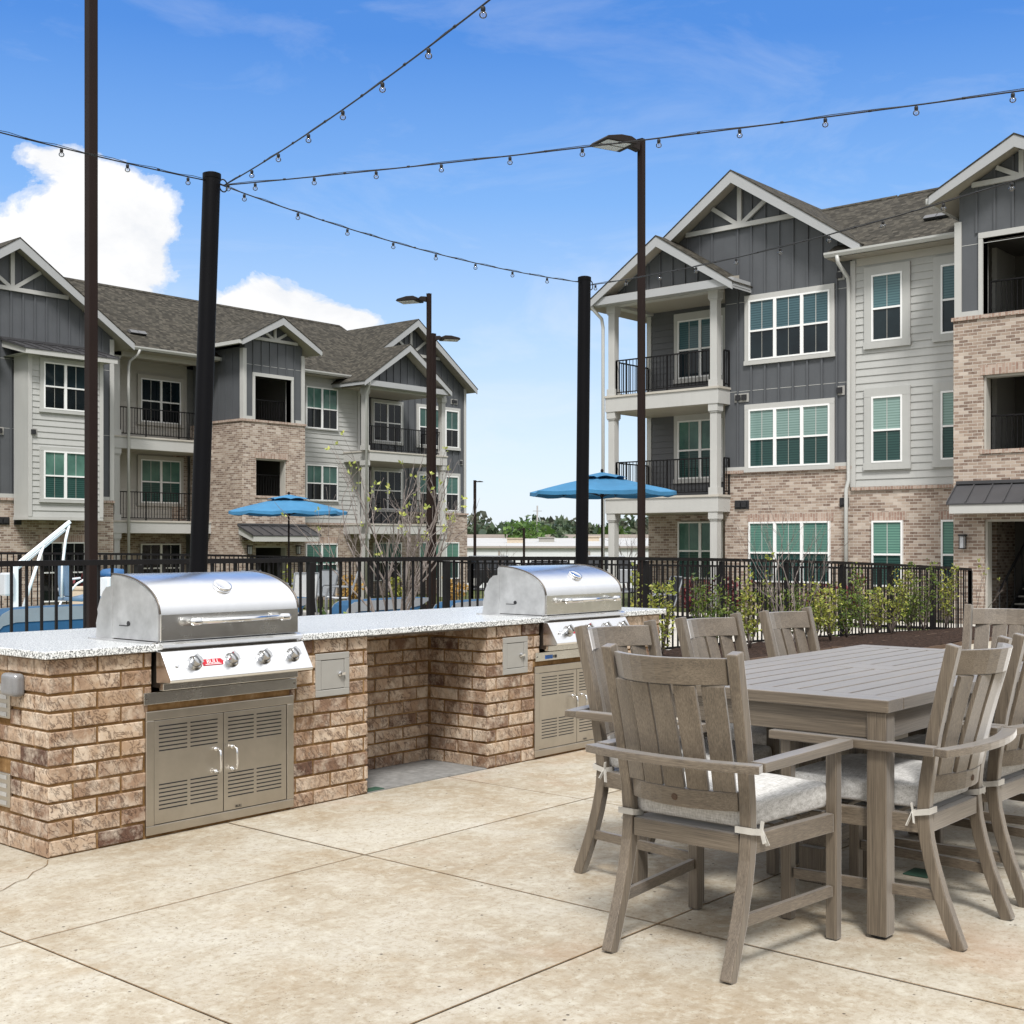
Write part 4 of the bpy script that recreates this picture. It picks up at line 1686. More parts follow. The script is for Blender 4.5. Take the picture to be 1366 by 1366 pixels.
# ------------------------------------------------------------------ umbrellas
def make_umbrella(label, x, y, zb, h, r, turn, tilt=0.0):
    t = thing('pool_umbrella', label, 'umbrella', (x, y, zb), turn, 'blue parasols on the pool deck')
    n = 8

    def ring(rad, z, droop=0.0, m=6):
        pts = []
        for k in range(n):
            a0, a1 = 2 * math.pi * k / n, 2 * math.pi * (k + 1) / n
            for j in range(m):
                f = j / m
                pa, pb = Vector((math.cos(a0), math.sin(a0), 0)), Vector((math.cos(a1), math.sin(a1), 0))
                p = (pa * (1 - f) + pb * f) * rad
                p *= 1 - .02 * 4 * f * (1 - f)
                p.z = z - droop * 4 * f * (1 - f)
                pts.append(p)
        return pts
    rnd = random.Random(int(x * 10))

    def cloth(name, prof, parent, thick=.006, lip=0.0):
        rows = [ring(a, z, d) for a, z, d in prof]
        m = len(rows[0])
        vs = [p for rw in rows for p in rw]
        vs = [v + Vector((0, 0, rnd.uniform(-.006, .006))) for v in vs]
        fs = []
        for i in range(len(rows) - 1):
            for k in range(m):
                a, b = i * m + k, i * m + (k + 1) % m
                fs.append((a, b, b + m, a + m))
        mb = MB()
        mb.add(vs, fs)
        o = mb.build(name, 'umbrella_fabric', parent)
        autosmooth(o, 60)
        md = o.modifiers.new('thick', 'SOLIDIFY')
        md.thickness = thick
        md.offset = 1
        return o
    hr = h - .05
    canopy = cloth('canopy', [(.22, hr - .085, 0), (.45, hr - .135, .006), (.8, hr - .215, .014), (r * .85, hr - .295, .020), (r, hr - .345, .026), (r * 1.002, hr - .405, .030)], t)
    cloth('vent_cap', [(.02, hr + .005, 0), (.20, hr - .030, .0), (.42, hr - .080, -.016), (.46, hr - .098, -.026)], canopy)
    mb = MB()
    mb.tube([(0, 0, .06), (0, 0, h - .02)], .020, 10)
    mb.lathe([(.022, h - .03), (.030, h - .01), (.018, h + .025), (0, h + .03)], (0, 0, 0), (0, 0, 1), 10)
    mb.lathe([(.035, hr - .44), (.035, hr - .36)], (0, 0, 0), (0, 0, 1), 10)
    mb.build('pole', 'bronze_pole', t, smooth=True)
    mb = MB()
    mb.lathe([(.26, 0), (.26, .045), (.20, .065), (.04, .07), (.03, .30), (0, .30)], (0, 0, 0), (0, 0, 1), 24)
    mb.build('base', 'black_iron', t)
    for k in range(n):
        a = 2 * math.pi * k / n
        e = Vector((math.cos(a), math.sin(a), 0))
        mb = MB()
        mb.beam(e * .03 + Vector((0, 0, hr - .075)), e * (r - .02) + Vector((0, 0, hr - .37)), .012, .016)
        mb.beam(e * .03 + Vector((0, 0, hr - .42)), e * (r * .5) + Vector((0, 0, hr - .232)), .010, .012)
        mb.build('rib', 'bronze_iron', t)
    return t


make_umbrella('light blue parasol on the pool deck before the brick stair tower', 17.39, 21.2, -.23, 2.66, 1.26, R(11))
make_umbrella('bright blue parasol in the sky gap beside the nearer apartment building', 18.54, 13.71, -.25, 2.93, 1.36, R(-20))


# ------------------------------------------------------------------ pool furniture
def make_pool_table(label, x, y, zb):
    t = thing('pool_table', label, 'table', (x, y, zb), 0, 'round tables under the parasols')
    mb = MB()
    mb.lathe([(0, .70), (.52, .70), (.53, .712), (.53, .722), (.50, .728), (0, .728)], (0, 0, 0), (0, 0, 1), 28)
    mb.build('tabletop', 'sling_gray', t)
    for k in range(4):
        a = math.pi / 4 + k * math.pi / 2
        mb = MB()
        mb.tube([(.30 * math.cos(a), .30 * math.sin(a), .70), (.40 * math.cos(a), .40 * math.sin(a), .0)], .016, 8)
        mb.build('leg', 'box_gray', t, smooth=True)
    return t


def make_sling_chair(fab):
    t = thing('sling_chair', 'x', 'chair', (0, 0, 0), 0, 'sling chairs round the parasol tables')
    mb = MB()
    mb.sweep([(.25, 0, .43), (.05, 0, .40), (-.18, 0, .40), (-.25, 0, .46), (-.34, 0, .72), (-.42, 0, .96)], .46, .012, (0, 1, 0))
    mb.build('sling', fab, t)
    for s in (-1, 1):
        mb = MB()
        y = s * .25
        mb.tube([(.27, y, 0), (.26, y, .43), (.22, y, .62), (.15, y, .655), (-.30, y, .64)], .015, 8)
        mb.tube([(-.34, y, 0), (-.20, y, .40), (-.25, y, .46), (-.34, y, .72), (-.425, y, .97)], .015, 8)
        mb.tube([(.26, y, .43), (.05, y, .40), (-.20, y, .40)], .013, 8)
        mb.build('side_frame', 'sling_gray', t, smooth=True)
    mb = MB()
    mb.tube([(-.425, -.25, .97), (-.425, .25, .97)], .015, 8)
    mb.build('top_bar', 'sling_gray', t, smooth=True)
    return t


make_pool_table('round grey table under the light blue parasol', 17.39, 21.2, -.23)
make_pool_table('round grey table under the bright blue parasol', 18.54, 13.71, -.25)
sc = make_sling_chair('sling_white')
places = [(-1.0, -.35, 20), (-.45, -.95, 65), (.75, -.75, 135), (1.05, .25, 195), (.1, 1.05, 265)]
words = ['leftmost', 'left front', 'right front', 'rightmost', 'hindmost']
for i, (dx, dy, a) in enumerate(places):
    lab = 'white sling chair at the table under the light blue parasol, %s of five' % words[i]
    if i == 0:
        sc.location = (17.39 + dx, 21.2 + dy, -.23)
        sc.rotation_euler = (0, 0, R(a))
        sc['label'] = lab
    else:
        dup(sc, (17.39 + dx, 21.2 + dy, -.23), R(a), lab)
dk = make_sling_chair('vent_black')
for i, (dx, dy, a, wd) in enumerate([(.95, -.55, 150, 'nearest to the lamp post'), (-.9, .5, -30, 'on the pool side'), (.6, .9, 235, 'behind the table')]):
    lab = 'dark sling chair at the table under the bright blue parasol, ' + wd
    if i == 0:
        dk.location = (18.54 + dx, 13.71 + dy, -.25)
        dk.rotation_euler = (0, 0, R(a))
        dk['label'] = lab
    else:
        dup(dk, (18.54 + dx, 13.71 + dy, -.25), R(a), lab)


def make_lounger():
    t = thing('sun_lounger', 'x', 'sun lounger', (0, 0, 0), 0, 'blue sling sun loungers along the pool')
    # sling: low foot tip rising to a wave, flat lying part, raised head
    path = [(-1.0, .10), (-.93, .24), (-.85, .36), (-.74, .42), (-.40, .44), (0, .45), (.40, .455), (.75, .46), (1.0, .465)]
    mb = MB()
    mb.sweep([(x, 0, z) for x, z in path], .60, .016, (0, 1, 0))
    mb.build('sling', 'sling_blue', t)
    mid = [(1.0, .44), (.80, .33), (.50, .275), (-.66, .25), (-.84, .20), (-.93, .10)]
    for s in (-1, 1):
        mb = MB()
        mb.prism([(x, z + .012) for x, z in path] + mid, 1, s * .315 - .012, s * .315 + .012)
        mb.build('side_band', 'sling_gray', t)
        mb = MB()
        mb.prism([(.84, .335), (.80, .327), (.50, .272), (-.66, .247), (-.84, .197), (-.92, .10), (-.80, .06), (.30, .06), (.62, .15)], 1, s * .305 - .008, s * .305 + .008)
        mb.build('skirt', 'sling_blue', t)
    mb = MB()
    for s in (-1, 1):
        y = s * .28
        mb.tube([(-.80, y, .20), (-.55, y, .0), (.35, y, .0), (.70, y, .28)], .018, 8)
        mb.tube([(-.30, y, .24), (.05, y, 0)], .016, 8)
    for x in (-.55, .35):
        mb.tube([(x, -.28, .012), (x, .28, .012)], .016, 8)
    mb.build('frame', 'bronze_iron', t, smooth=True)
    return t


lg = make_lounger()
spots = [((17.35, 18.35), 8, 'blue sun lounger seen behind the bare tree stems, between two fence posts'),
         ((15.15, 19.35), 10, 'blue sun lounger whose end shows just right of the near grill lid'),
         ((19.1, 17.25), 6, 'blue sun lounger showing beside the rear plate of the farther grill'),
         ((9.95, 17.55), 4, 'dark blue sun lounger by the pool water, behind the fence at the far left')]
for i, ((x, y), a, lab) in enumerate(spots):
    if i == 0:
        lg.location = (x, y, deck_z(x))
        lg.rotation_euler = (0, 0, R(a - 20))
        lg['label'] = lab
    else:
        dup(lg, (x, y, deck_z(x) if i < 3 else -.06), R(a - 20), lab)


def make_pool_lift():
    # stands on the far pool edge; boom reaches right and up, seat hangs from it
    t = thing('pool_lift', 'white pool access lift with a slanting boom and grey blue seat at the pool edge', 'pool lift', (10.48, 19.83, -.14), R(-2))
    mb = MB()
    mb.box(-.30, -.22, 0, .22, .22, .10)
    mb.build('base', 'white_metal', t, bevel=.02)
    mb = MB()
    mb.box(-.045, -.045, .10, .045, .045, 1.18)
    mb.build('mast', 'white_metal', t, bevel=.01)
    mb = MB()
    mb.box(-.20, -.10, .12, -.05, .10, .42)
    mb.build('control_box', 'dark_rubber', t, bevel=.02)
    mb = MB()
    mb.box(-.22, -.11, .62, -.05, .11, 1.0)
    mb.build('battery_cover', 'lens_gray', t, bevel=.03)
    mb = MB()
    mb.beam((.02, 0, 1.12), (.98, 0, 1.86), .055, .06)
    mb.beam((.06, .08, 1.04), (.94, .08, 1.72), .035, .035)
    mb.build('boom', 'white_metal', t, bevel=.008)
    mb = MB()
    mb.tube([(.12, 0, .34), (.50, 0, 1.46)], .028, 8)
    mb.build('actuator', 'white_metal', t, smooth=True)
    mb = MB()
    mb.tube([(.96, 0, 1.80), (.90, 0, 1.55), (.84, 0, 1.10), (.83, 0, .56)], .024, 8)
    mb.build('hanger', 'white_metal', t, smooth=True)
    mb = MB()
    mb.sweep([(.86, 0, 1.15), (.88, 0, .80), (.90, 0, .58)], .40, .05, (0, 1, 0))
    st = mb.build('seat_back', 'seat_blue', t, bevel=.02)
    mb = MB()
    mb.sweep([(.86, 0, .54), (1.10, 0, .52), (1.36, 0, .57), (1.46, 0, .53)], .42, .07, (0, 1, 0))
    mb.build('seat', 'seat_blue', t, bevel=.02)
    mb = MB()
    for s in (-1, 1):
        mb.tube([(.86, s * .23, .66), (.98, s * .24, .80), (1.10, s * .24, .86), (1.30, s * .24, .88)], .018, 8)
    mb.build('arm_rest', 'white_metal', t, smooth=True)
    mb = MB()
    mb.tube([(.82, 0, .50), (.70, 0, .20), (.62, .0, .16), (.40, 0, .42)], .018, 8)
    mb.tube([(1.40, 0, .52), (1.52, 0, .22), (1.62, 0, .20)], .018, 8)
    mb.build('foot_rest', 'white_metal', t, smooth=True)


make_pool_lift()
tb = thing('storage_box', 'beige box on the pool deck behind the lift seat', 'box', (13.1, 21.6, deck_z(13.1)), R(10))
mb = MB()
mb.box(-.45, -.3, 0, .45, .3, .62)
mb.build('body', 'beige_box', tb, bevel=.01)
mb = MB()
mb.box(-.47, -.32, .622, .47, .32, .68)
mb.build('lid', 'beige_box', tb, bevel=.01)
wb = thing('waste_bin', 'white bin with a blue rounded lid beside the brown lamp post', 'bin', (12.35, 19.9, deck_z(12.4)), 0)
mb = MB()
mb.prism([(-.2, 0), (.2, 0), (.24, .9), (-.24, .9)], 1, -.22, .22)
mb.build('body', 'white_metal', wb, bevel=.02)
mb = MB()
mb.lathe([(.25, .905), (.25, .96), (.18, 1.03), (0, 1.05)], (0, 0, 0), (0, 0, 1), 16)
mb.build('lid', 'lid_blue', wb, smooth=True)
# ------------------------------------------------------------------ apartment buildings (local: x along the front, y into the house, z up)
def box_part(t, name, m, x0, y0, z0, x1, y1, z1, bevel=0):
    mb = MB()
    mb.box(x0, y0, z0, x1, y1, z1)
    return mb.build(name, m, t, bevel=bevel)


def holed(mb, x0, x1, z0, z1, y0, y1, holes=(), mi=0):
    cx = sorted(set([x0, x1] + [h[0] for h in holes] + [h[1] for h in holes]))
    cx = [c for c in cx if x0 <= c <= x1]
    for a, b in zip(cx[:-1], cx[1:]):
        m = (a + b) / 2
        z = z0
        for h in sorted([h for h in holes if h[0] < m < h[1]], key=lambda h: h[2]):
            if h[2] > z:
                mb.box(a, y0, z, b, y1, h[2], mi)
            z = max(z, h[3])
        if z < z1:
            mb.box(a, y0, z, b, y1, z1, mi)


def lap_wall(t, x0, x1, z0, z1, y, m='greige_paint', back=.3, pitch=.19):
    """lap siding: overlapping boards, each leaning out at its foot"""
    mb = MB()
    mb.box(x0, y, z0, x1, y + back, z1)
    n = int((z1 - z0) / pitch + .5)
    p = (z1 - z0) / n
    for i in range(n):
        a, b = z0 + i * p, z0 + (i + 1) * p
        mb.add([(x0, y - .026, a), (x1, y - .026, a), (x1, y - .004, b), (x0, y - .004, b), (x0, y - .002, a), (x1, y - .002, a)], [(0, 1, 2, 3), (4, 5, 1, 0)])
    return mb.build('lap_wall', m, t, normals=False)


def batten_wall(t, x0, x1, z0, top, y, pitch=.41, m='charcoal_paint', back=.3, flash=()):
    """board and batten; top is a number or a function of x"""
    f = top if callable(top) else (lambda x: top)
    n = max(1, int((x1 - x0) / pitch + .5))
    mb = MB()
    xs = sorted(set([x0, x1] + [x0 + (x1 - x0) * i / 40 for i in range(41)])) if callable(top) else [x0, x1]
    poly = [(x0, z0), (x1, z0)] + [(x, f(x)) for x in reversed(xs)]
    mb.prism(poly, 1, y, y + back)
    for i in range(1, n):
        x = x0 + (x1 - x0) * i / n
        mb.box(x - .026, y - .040, z0 + .002, x + .026, y - .0005, f(x) - .02)
    for z in flash:
        mb.box(x0 + .03, y - .006, z - .006, x1 - .03, y - .0003, z + .006, 1)
    return mb.build('batten_wall', [m, 'gutter_paint'], t)


def window(t, x, z0, z1, uw, n, y, up='pane_blind_teal', lo='pane_dark', tw=.10, trim='trim_paint', head=None):
    w = uw * n
    mb = MB()
    f = y - .060
    if tw:
        hd = tw * 1.1 if head is None else head
        mb.box(x - tw, f, z0, x, y + .01, z1, 0)
        mb.box(x + w, f, z0, x + w + tw, y + .01, z1, 0)
        mb.box(x - tw, f - .004, z1, x + w + tw, y + .01, z1 + hd, 0)
        mb.box(x - tw - .02, f - .012, z0 - tw * .9, x + w + tw + .02, y + .01, z0, 0)
    g = y - .078
    e = .045
    mb.box(x, g, z0, x + e, y + .005, z1, 1)
    mb.box(x + w - e, g, z0, x + w, y + .005, z1, 1)
    mb.box(x + e, g, z1 - e, x + w - e, y + .005, z1, 1)
    mb.box(x + e, g, z0, x + w - e, y + .005, z0 + e, 1)
    for i in range(1, n):
        mb.box(x + uw * i - .045, g, z0 + e, x + uw * i + .045, y + .005, z1 - e, 1)
    zm = (z0 + z1) / 2 - .02
    for i in range(n):
        a = x + uw * i + (e if i == 0 else .045)
        b = x + uw * (i + 1) - (e if i == n - 1 else .045)
        mb.box(a, g + .006, zm - .024, b, y + .004, zm + .024, 1)
        mb.box((a + b) / 2 - .009, y - .0485, zm + .026, (a + b) / 2 + .009, y - .0435, z1 - e - .002, 2)
        mb.box((a + b) / 2 - .007, y - .0485, z0 + e + .002, (a + b) / 2 + .007, y - .0435, zm - .026, 3)
    wf = mb.build('window', [trim, 'white_vinyl', 'gutter_paint', 'box_gray'], t)
    mb = MB()
    for i in range(n):
        a = x + uw * i + (e if i == 0 else .045)
        b = x + uw * (i + 1) - (e if i == n - 1 else .045)
        mb.box(a, y - .044, zm + .024, b, y - .040, z1 - e, 0)
        mb.box(a, y - .042, z0 + e, b, y - .038, zm - .024, 1)
    mb.build('pane', [up, lo], wf)
    return wf


def soldier(t, x0, x1, z0, z1, y):
    return box_part(t, 'brick_lintel', 'house_brick_upright', x0, y - .012, z0, x1, y + .05, z1)


def ledge(t, x0, x1, z, y, m='house_brick_upright'):
    return box_part(t, 'brick_ledge', m, x0, y - .055, z, x1, y + .05, z + .085)


def gable_roof(t, xc, half, zp, slope, y0, y1, th=.16, rake=.27, rakes=True, name='gable_roof'):
    ze = zp - slope * half
    mb = MB()
    poly = [(xc - half, ze), (xc, zp), (xc + half, ze), (xc + half, ze - th), (xc, zp - th), (xc - half, ze - th)]
    mb.prism(poly, 1, y0, y1, edge_mi=[0, 0, 2, 1, 1, 2], cap_mi=1)
    r = mb.build(name, ['shingles', 'soffit_paint', 'fascia_paint'], t)
    mb = MB()
    d = .03
    mb.prism([(xc - half - d, ze - slope * d + .004), (xc, zp + .004), (xc + half + d, ze - slope * d + .004), (xc + half + d, ze - slope * d + .034), (xc, zp + .038), (xc - half - d, ze - slope * d + .034)], 1, y0 - .06, y1)
    mb.build('shingle_edge', 'shingles', r)
    if rakes:
        mb = MB()
        poly = [(xc - half, ze), (xc, zp), (xc + half, ze), (xc + half, ze - rake * .86), (xc, zp - rake * 1.18), (xc - half, ze - rake * .86)]
        mb.prism(poly, 1, y0 - .045, y0 - .001)
        mb.build('rake_board', 'fascia_paint', r)
    return r


def truss(t, xc, zin, slope, drop, y, w=.13):
    """king post, two braces and collar under a gable; zin is the soffit height at the peak"""
    zc = zin - drop
    hl = drop / slope - .05
    mb = MB()
    y0, y1 = y - .10, y - .026
    mb.box(xc - hl, y0, zc - w / 2, xc + hl, y1, zc + w / 2)
    mb.box(xc - w / 2, y0 + .004, zc + w / 2, xc + w / 2, y1, zin - .03)
    for s in (-1, 1):
        a = Vector((xc + s * .07, (y0 + y1) / 2, zc + w / 2 - .02))
        b = Vector((xc + s * hl * .50, (y0 + y1) / 2, zin - slope * hl * .50 - .02))
        mb.beam(a, b, y1 - y0 - .016, w * .9, (0, 0, 1) if False else (-s * .7, 0, .7))
    return mb.build('gable_truss', 'trim_paint', t)


def main_roof(t, x0, x1, ye, ze, yr, zr, yb):
    mb = MB()
    th = .14
    sl = (zr - ze) / (yr - ye)
    zb = zr - sl * (yb - yr)
    poly = [(ye, ze), (yr, zr), (yb, zb), (yb, zb - th), (yr, zr - th), (ye, ze - th)]
    mb.prism(poly, 0, x0, x1, edge_mi=[0, 0, 2, 1, 1, 2], cap_mi=1)
    r = mb.build('main_roof', ['shingles', 'soffit_paint', 'fascia_paint'], t)
    mb = MB()
    for i in range(int((x1 - x0) / .3)):
        x = x0 + .3 * i
        mb.prism([(yr - .16, zr - .16 * sl + .005), (yr, zr + .005), (yr + .16, zr - .16 * sl + .005), (yr + .16, zr - .16 * sl + .028), (yr, zr + .035), (yr - .16, zr - .16 * sl + .028)], 0, x, x + .29)
    mb.build('ridge_cap', 'shingles', r)
    return r


def roof_vent(t, x, y, z, sl):
    mb = MB()
    a = math.atan(sl)
    for k in (0, .34):
        mb.prism([(y - .02, z), (y - .13, z - .13 * sl + .11), (y + .02, z + .02 * sl + .14), (y + .19, z + .19 * sl + .02)], 0, x + k, x + k + .32)
    return mb.build('roof_vent', 'roof_vent_gray', t)


def gutter(t, x0, x1, y, z):
    mb = MB()
    mb.prism([(y, z), (y - .12, z), (y - .115, z - .05), (y - .07, z - .12), (y, z - .12)], 0, x0, x1)
    g = mb.build('gutter', 'gutter_paint', t)
    return g


def downspout(t, pts):
    mb = MB()
    mb.tube(pts, .052, 8)
    return mb.build('downspout', 'gutter_paint', t, smooth=True)


def column(t, x, y, z0, z1, w=.22):
    mb = MB()
    h = w / 2
    mb.box(x - h - .035, y - h - .035, z0, x + h + .035, y + h + .035, z0 + .20)
    mb.box(x - h, y - h, z0 + .20, x + h, y + h, z1 - .20)
    mb.box(x - h - .022, y - h - .022, z1 - .24, x + h + .022, y + h + .022, z1 - .205)
    mb.box(x - h - .04, y - h - .04, z1 - .20, x + h + .04, y + h + .04, z1)
    return mb.build('column', 'trim_paint', t)


def railing(t, pts, z, h=1.02, gap=.115):
    mb = MB()
    for (xa, ya), (xb, yb) in zip(pts[:-1], pts[1:]):
        d = Vector((xb - xa, yb - ya, 0))
        L = d.length
        mb.beam((xa, ya, z + h), (xb, yb, z + h), .045, .035)
        mb.beam((xa, ya, z + .09), (xb, yb, z + .09), .03, .03)
        n = max(1, int(L / gap))
        for i in range(1, n):
            p = Vector((xa, ya, 0)) + d * i / n
            big = i % 12 == 0
            r = .02 if big else .008
            mb.box(p.x - r, p.y - r, z + (.0 if big else .106), p.x + r, p.y + r, z + h - .018)
        for q in ((xa, ya), (xb, yb)):
            mb.box(q[0] - .02, q[1] - .02, z, q[0] + .02, q[1] + .02, z + h - .018)
    return mb.build('railing', 'black_iron', t)


def slab(t, x0, x1, y0, y1, ztop, th):
    mb = MB()
    mb.box(x0, y0, ztop - th, x1, y1, ztop - .06)
    mb.box(x0 - .03, y0 - .03, ztop - .06, x1 + .03, y1, ztop, 1)
    mb.box(x0 + .05, y0 + .05, ztop - th - .02, x1 - .05, y1, ztop - th - .001, 2)
    return mb.build('balcony_slab', ['trim_paint', 'deck_concrete', 'soffit_paint'], t)


def awning(t, x0, x1, y, z1, run, drop, band=.2):
    """standing seam shed roof with a white fascia"""
    mb = MB()
    z0 = z1 - drop
    mb.prism([(y, z1), (y - run, z0), (y - run, z0 - .03), (y, z1 - .03)], 0, x0, x1)
    n = max(3, int((x1 - x0) / .42))
    for i in range(n + 1):
        x = x0 + .012 + (x1 - x0 - .024) * i / n
        mb.prism([(y, z1 + .04), (y - run, z0 + .04), (y - run, z0 + .001), (y, z1 + .001)], 0, x - .012, x + .012)
    mb.box(x0 + .01, y - .06, z1 + .001, x1 - .01, y + .0, z1 + .075)
    a = mb.build('awning', 'awning_metal', t)
    mb = MB()
    mb.box(x0 + .06, y - run + .02, z0 - .03 - band, x1 - .06, y - run + .055, z0 - .031)
    for x in (x0 + .06, x1 - .095):
        mb.prism([(y - run + .056, z0 - .032), (y, z1 - .034), (y, z1 - .034 - band * 1.4), (y - run + .056, z0 - .03 - band)], 0, x, x + .035)
    mb.quad((x0 + .1, y - run + .06, z0 - .03 - band * .7), (x1 - .1, y - run + .06, z0 - .03 - band * .7), (x1 - .1, y, z0 - .03 - band * .7), (x0 + .1, y, z0 - .03 - band * .7))
    mb.build('awning_fascia', 'trim_paint', a)
    return a


def wall_lamp(t, x, y, z):
    mb = MB()
    mb.box(x - .055, y - .03, z - .12, x + .055, y, z + .10)
    mb.box(x - .075, y - .19, z + .10, x + .075, y - .005, z + .14)
    for dx in (-.06, .05):
        for dy in (-.17, -.045):
            mb.box(x + dx, y + dy, z - .18, x + dx + .012, y + dy + .012, z + .099)
    mb.box(x - .07, y - .18, z - .20, x + .07, y - .03, z - .181)
    w = mb.build('wall_lamp', 'vent_black', t)
    box_part(w, 'lamp_glass', 'lens_gray', x - .045, y - .155, z - .175, x + .045, y - .05, z + .09)
    return w


def wall_vent(t, x, y, z, n=2, m='vent_gray'):
    mb = MB()
    w = .19
    mb.box(x, y - .025, z, x + w * n + .06, y, z + .24)
    for i in range(n):
        mb.box(x + .04 + w * i, y - .07, z + .05, x + w * (i + 1) - .0, y - .0255, z + .20, 1)
    return mb.build('wall_vent', [m, 'vent_black'], t)


# ---------- nearer building, its front faces -X
def right_building():
    t = thing('apartment_building', 'nearer three storey apartment building with charcoal gables, brick base and corner balconies', 'apartment building', (30.5, 22.0, 0), R(-90))
    gz = -.75
    F2, F3, EV = 2.70, 5.68, 8.86
    # core behind everything
    box_part(t, 'core_wall', 'greige_paint', .35, 1.81, gz, 30, 12.8, EV - .2)
    box_part(t, 'brick_wall', 'house_brick', .10, 1.5, gz, 3.70, 1.805, F2 - .35)
    # gable wing right of the porch
    box_part(t, 'brick_wall', 'house_brick', 3.70, .0, gz, 7.49, 1.80, 3.28)
    ledge(t, 3.68, 7.49, 3.28, .0)
    sl = .684
    zin = 11.52 - .16
    top = lambda x: min(zin - sl * abs(x - 4.2) - .02, 20)
    batten_wall(t, 3.70, 7.49, 3.37, top, .0, flash=(5.55, 8.0))
    batten_wall(t, .9, 3.699, 8.50, top, .0)
    box_part(t, 'trim_board', 'trim_paint', 3.70, -.05, 3.366, 7.47, -.001, 3.46)
    box_part(t, 'side_wall', 'charcoal_paint', 3.70, .301, 3.37, 3.95, 1.80, 8.6)
    gable_roof(t, 4.2, 3.75, 11.52, sl, -.50, 8.0)
    truss(t, 4.2, zin - .02, sl, 1.22, .0)
    for z0, z1, up, lo in ((6.36, 8.01, 'pane_blind_teal', 'pane_dark'), (3.42, 5.02, 'pane_blind_pale', 'pane_dark_green'), (.30, 1.94, 'pane_blind_green', 'pane_dark_green')):
        window(t, 4.48, z0, z1, .802, 3, .0, up, lo, tw=.13 if z0 > 3 else 0)
    soldier(t, 4.40, 6.97, 1.945, 2.16, .0)
    wall_vent(t, 4.02, .0, 5.25, 2)
    wall_vent(t, 7.04, .0, 8.22, 1)
    wall_vent(t, 7.04, .0, 5.22, 1)
    wall_vent(t, 4.02, .0, 2.30, 2, 'vent_black')
    wall_vent(t, 7.15, .0, 2.30, 1, 'vent_black')
    # corner porch: inner walls, slabs, columns, gable
    for z0, z1 in ((F2, F3 - .4), (F3, 8.28)):
        lap_wall(t, .10, 3.70, z0 - .3, z1 + .1, 1.50, 'charcoal_lap')
        box_part(t, 'corner_board', 'trim_paint', .06, 1.46, z0, .22, 1.499, z1)
    for z0, z1, up, lo in ((6.28, 8.02, 'pane_blind_teal', 'pane_dark'), (3.28, 5.02, 'pane_curtain', 'pane_dark_green'), (.30, 2.0, 'pane_curtain', 'pane_dark_green')):
        window(t, 1.22, z0, z1, .78, 2, 1.475, up, lo, tw=.14 if z0 > 3 else .0, head=.22)
    for zt in (F2, F3):
        slab(t, .02, 3.86, -.62, 1.49, zt, .47)
    mb = MB()
    mb.box(.02, -.62, 8.30, 3.86, -.32, 8.52)
    mb.box(.02, -.319, 8.30, .30, 1.49, 8.52)
    mb.build('porch_beam', 'trim_paint', t)
    box_part(t, 'porch_ceiling', 'soffit_paint', .31, -.318, 8.38, 3.69, 1.49, 8.44)
    for z0, z1 in ((gz, F2 - .47), (F2, F3 - .47), (F3, 8.30)):
        column(t, .20, -.45, z0, z1)
        column(t, 3.67, -.45, z0, z1)
        if z0 > 0:
            railing(t, [(3.52, -.5), (.34, -.5), (.2, -.28), (.16, 1.4)], z0)
            railing(t, [(3.84, -.28), (3.84, -.02)], z0)
    pz, ps = 9.97, .65
    batten_wall(t, .25, 3.95, 8.62, lambda x: pz - .20 - ps * abs(x - 2.1), -.52, back=.2)
    gable_roof(t, 2.1, 2.45, pz, ps, -1.02, 3.4, rake=.24)
    mb = MB()
    mb.box(-.30, -1.0, 8.30, 4.50, -.68, 8.52)
    mb.prism([(-1.0, 8.521), (-.53, 8.521), (-.53, 8.64)], 0, -.26, 4.46, 1)
    mb.build('cornice', ['fascia_paint', 'soffit_paint'], t)
    for xa, xb, yb in ((4.501, 4.56, -.10), (-.36, -.301, .30)):
        mb = MB()
        mb.box(xa, -1.0, 8.28, xb, yb, 8.50)
        mb.build('eave_return', 'fascia_paint', t)
    downspout(t, [(-.22, -1.02, 8.40), (-.20, -.98, 8.25), (-.05, -.70, 7.95), (-.03, -.66, 7.7), (-.03, -.66, gz)])
    # lap siding section
    box_part(t, 'brick_wall', 'house_brick', 7.491, .0, gz, 11.2, 1.80, 2.72)
    ledge(t, 7.491, 10.75, 2.72, .0)
    lap_wall(t, 7.491, 11.2, 2.81, EV - .16, .0, back=1.7)
    box_part(t, 'corner_board', 'trim_paint', 7.46, -.050, 2.81, 7.60, -.0235, EV - .2)
    for z0, z1, up, lo in ((6.51, 8.21, 'pane_blind_teal', 'pane_dark'), (3.41, 5.10, 'pane_blind_pale', 'pane_dark_green'), (.25, 1.93, 'pane_blind_green', 'pane_dark_green')):
        for x in (8.05, 9.86):
            window(t, x, z0, z1, .82, 1, -.012 if z0 > 3 else .0, up, lo, tw=.20 if z0 > 3 else 0, trim='greige_paint')
            if z0 < 3:
                soldier(t, x - .08, x + .90, z1 + .005, z1 + .22, .0)
    main_roof(t, 7.02, 30.5, -.52, EV, 4.05, 11.30, 12.6)
    main_roof(t, 4.25, 7.018, .25, EV + .77 * .534, 4.05, 11.30, 12.6)
    box_part(t, 'soffit', 'soffit_paint', 7.02, -.50, EV - .16, 30.4, .05, EV - .145)
    box_part(t, 'frieze_board', 'tan_paint', 7.62, -.03, EV - .36, 10.8, -.0235, EV - .165)
    gutter(t, 7.0, 10.85, -.52, EV - .02)
    for x in (9.05, 10.6):
        roof_vent(t, x, .9, EV + .76, .533)
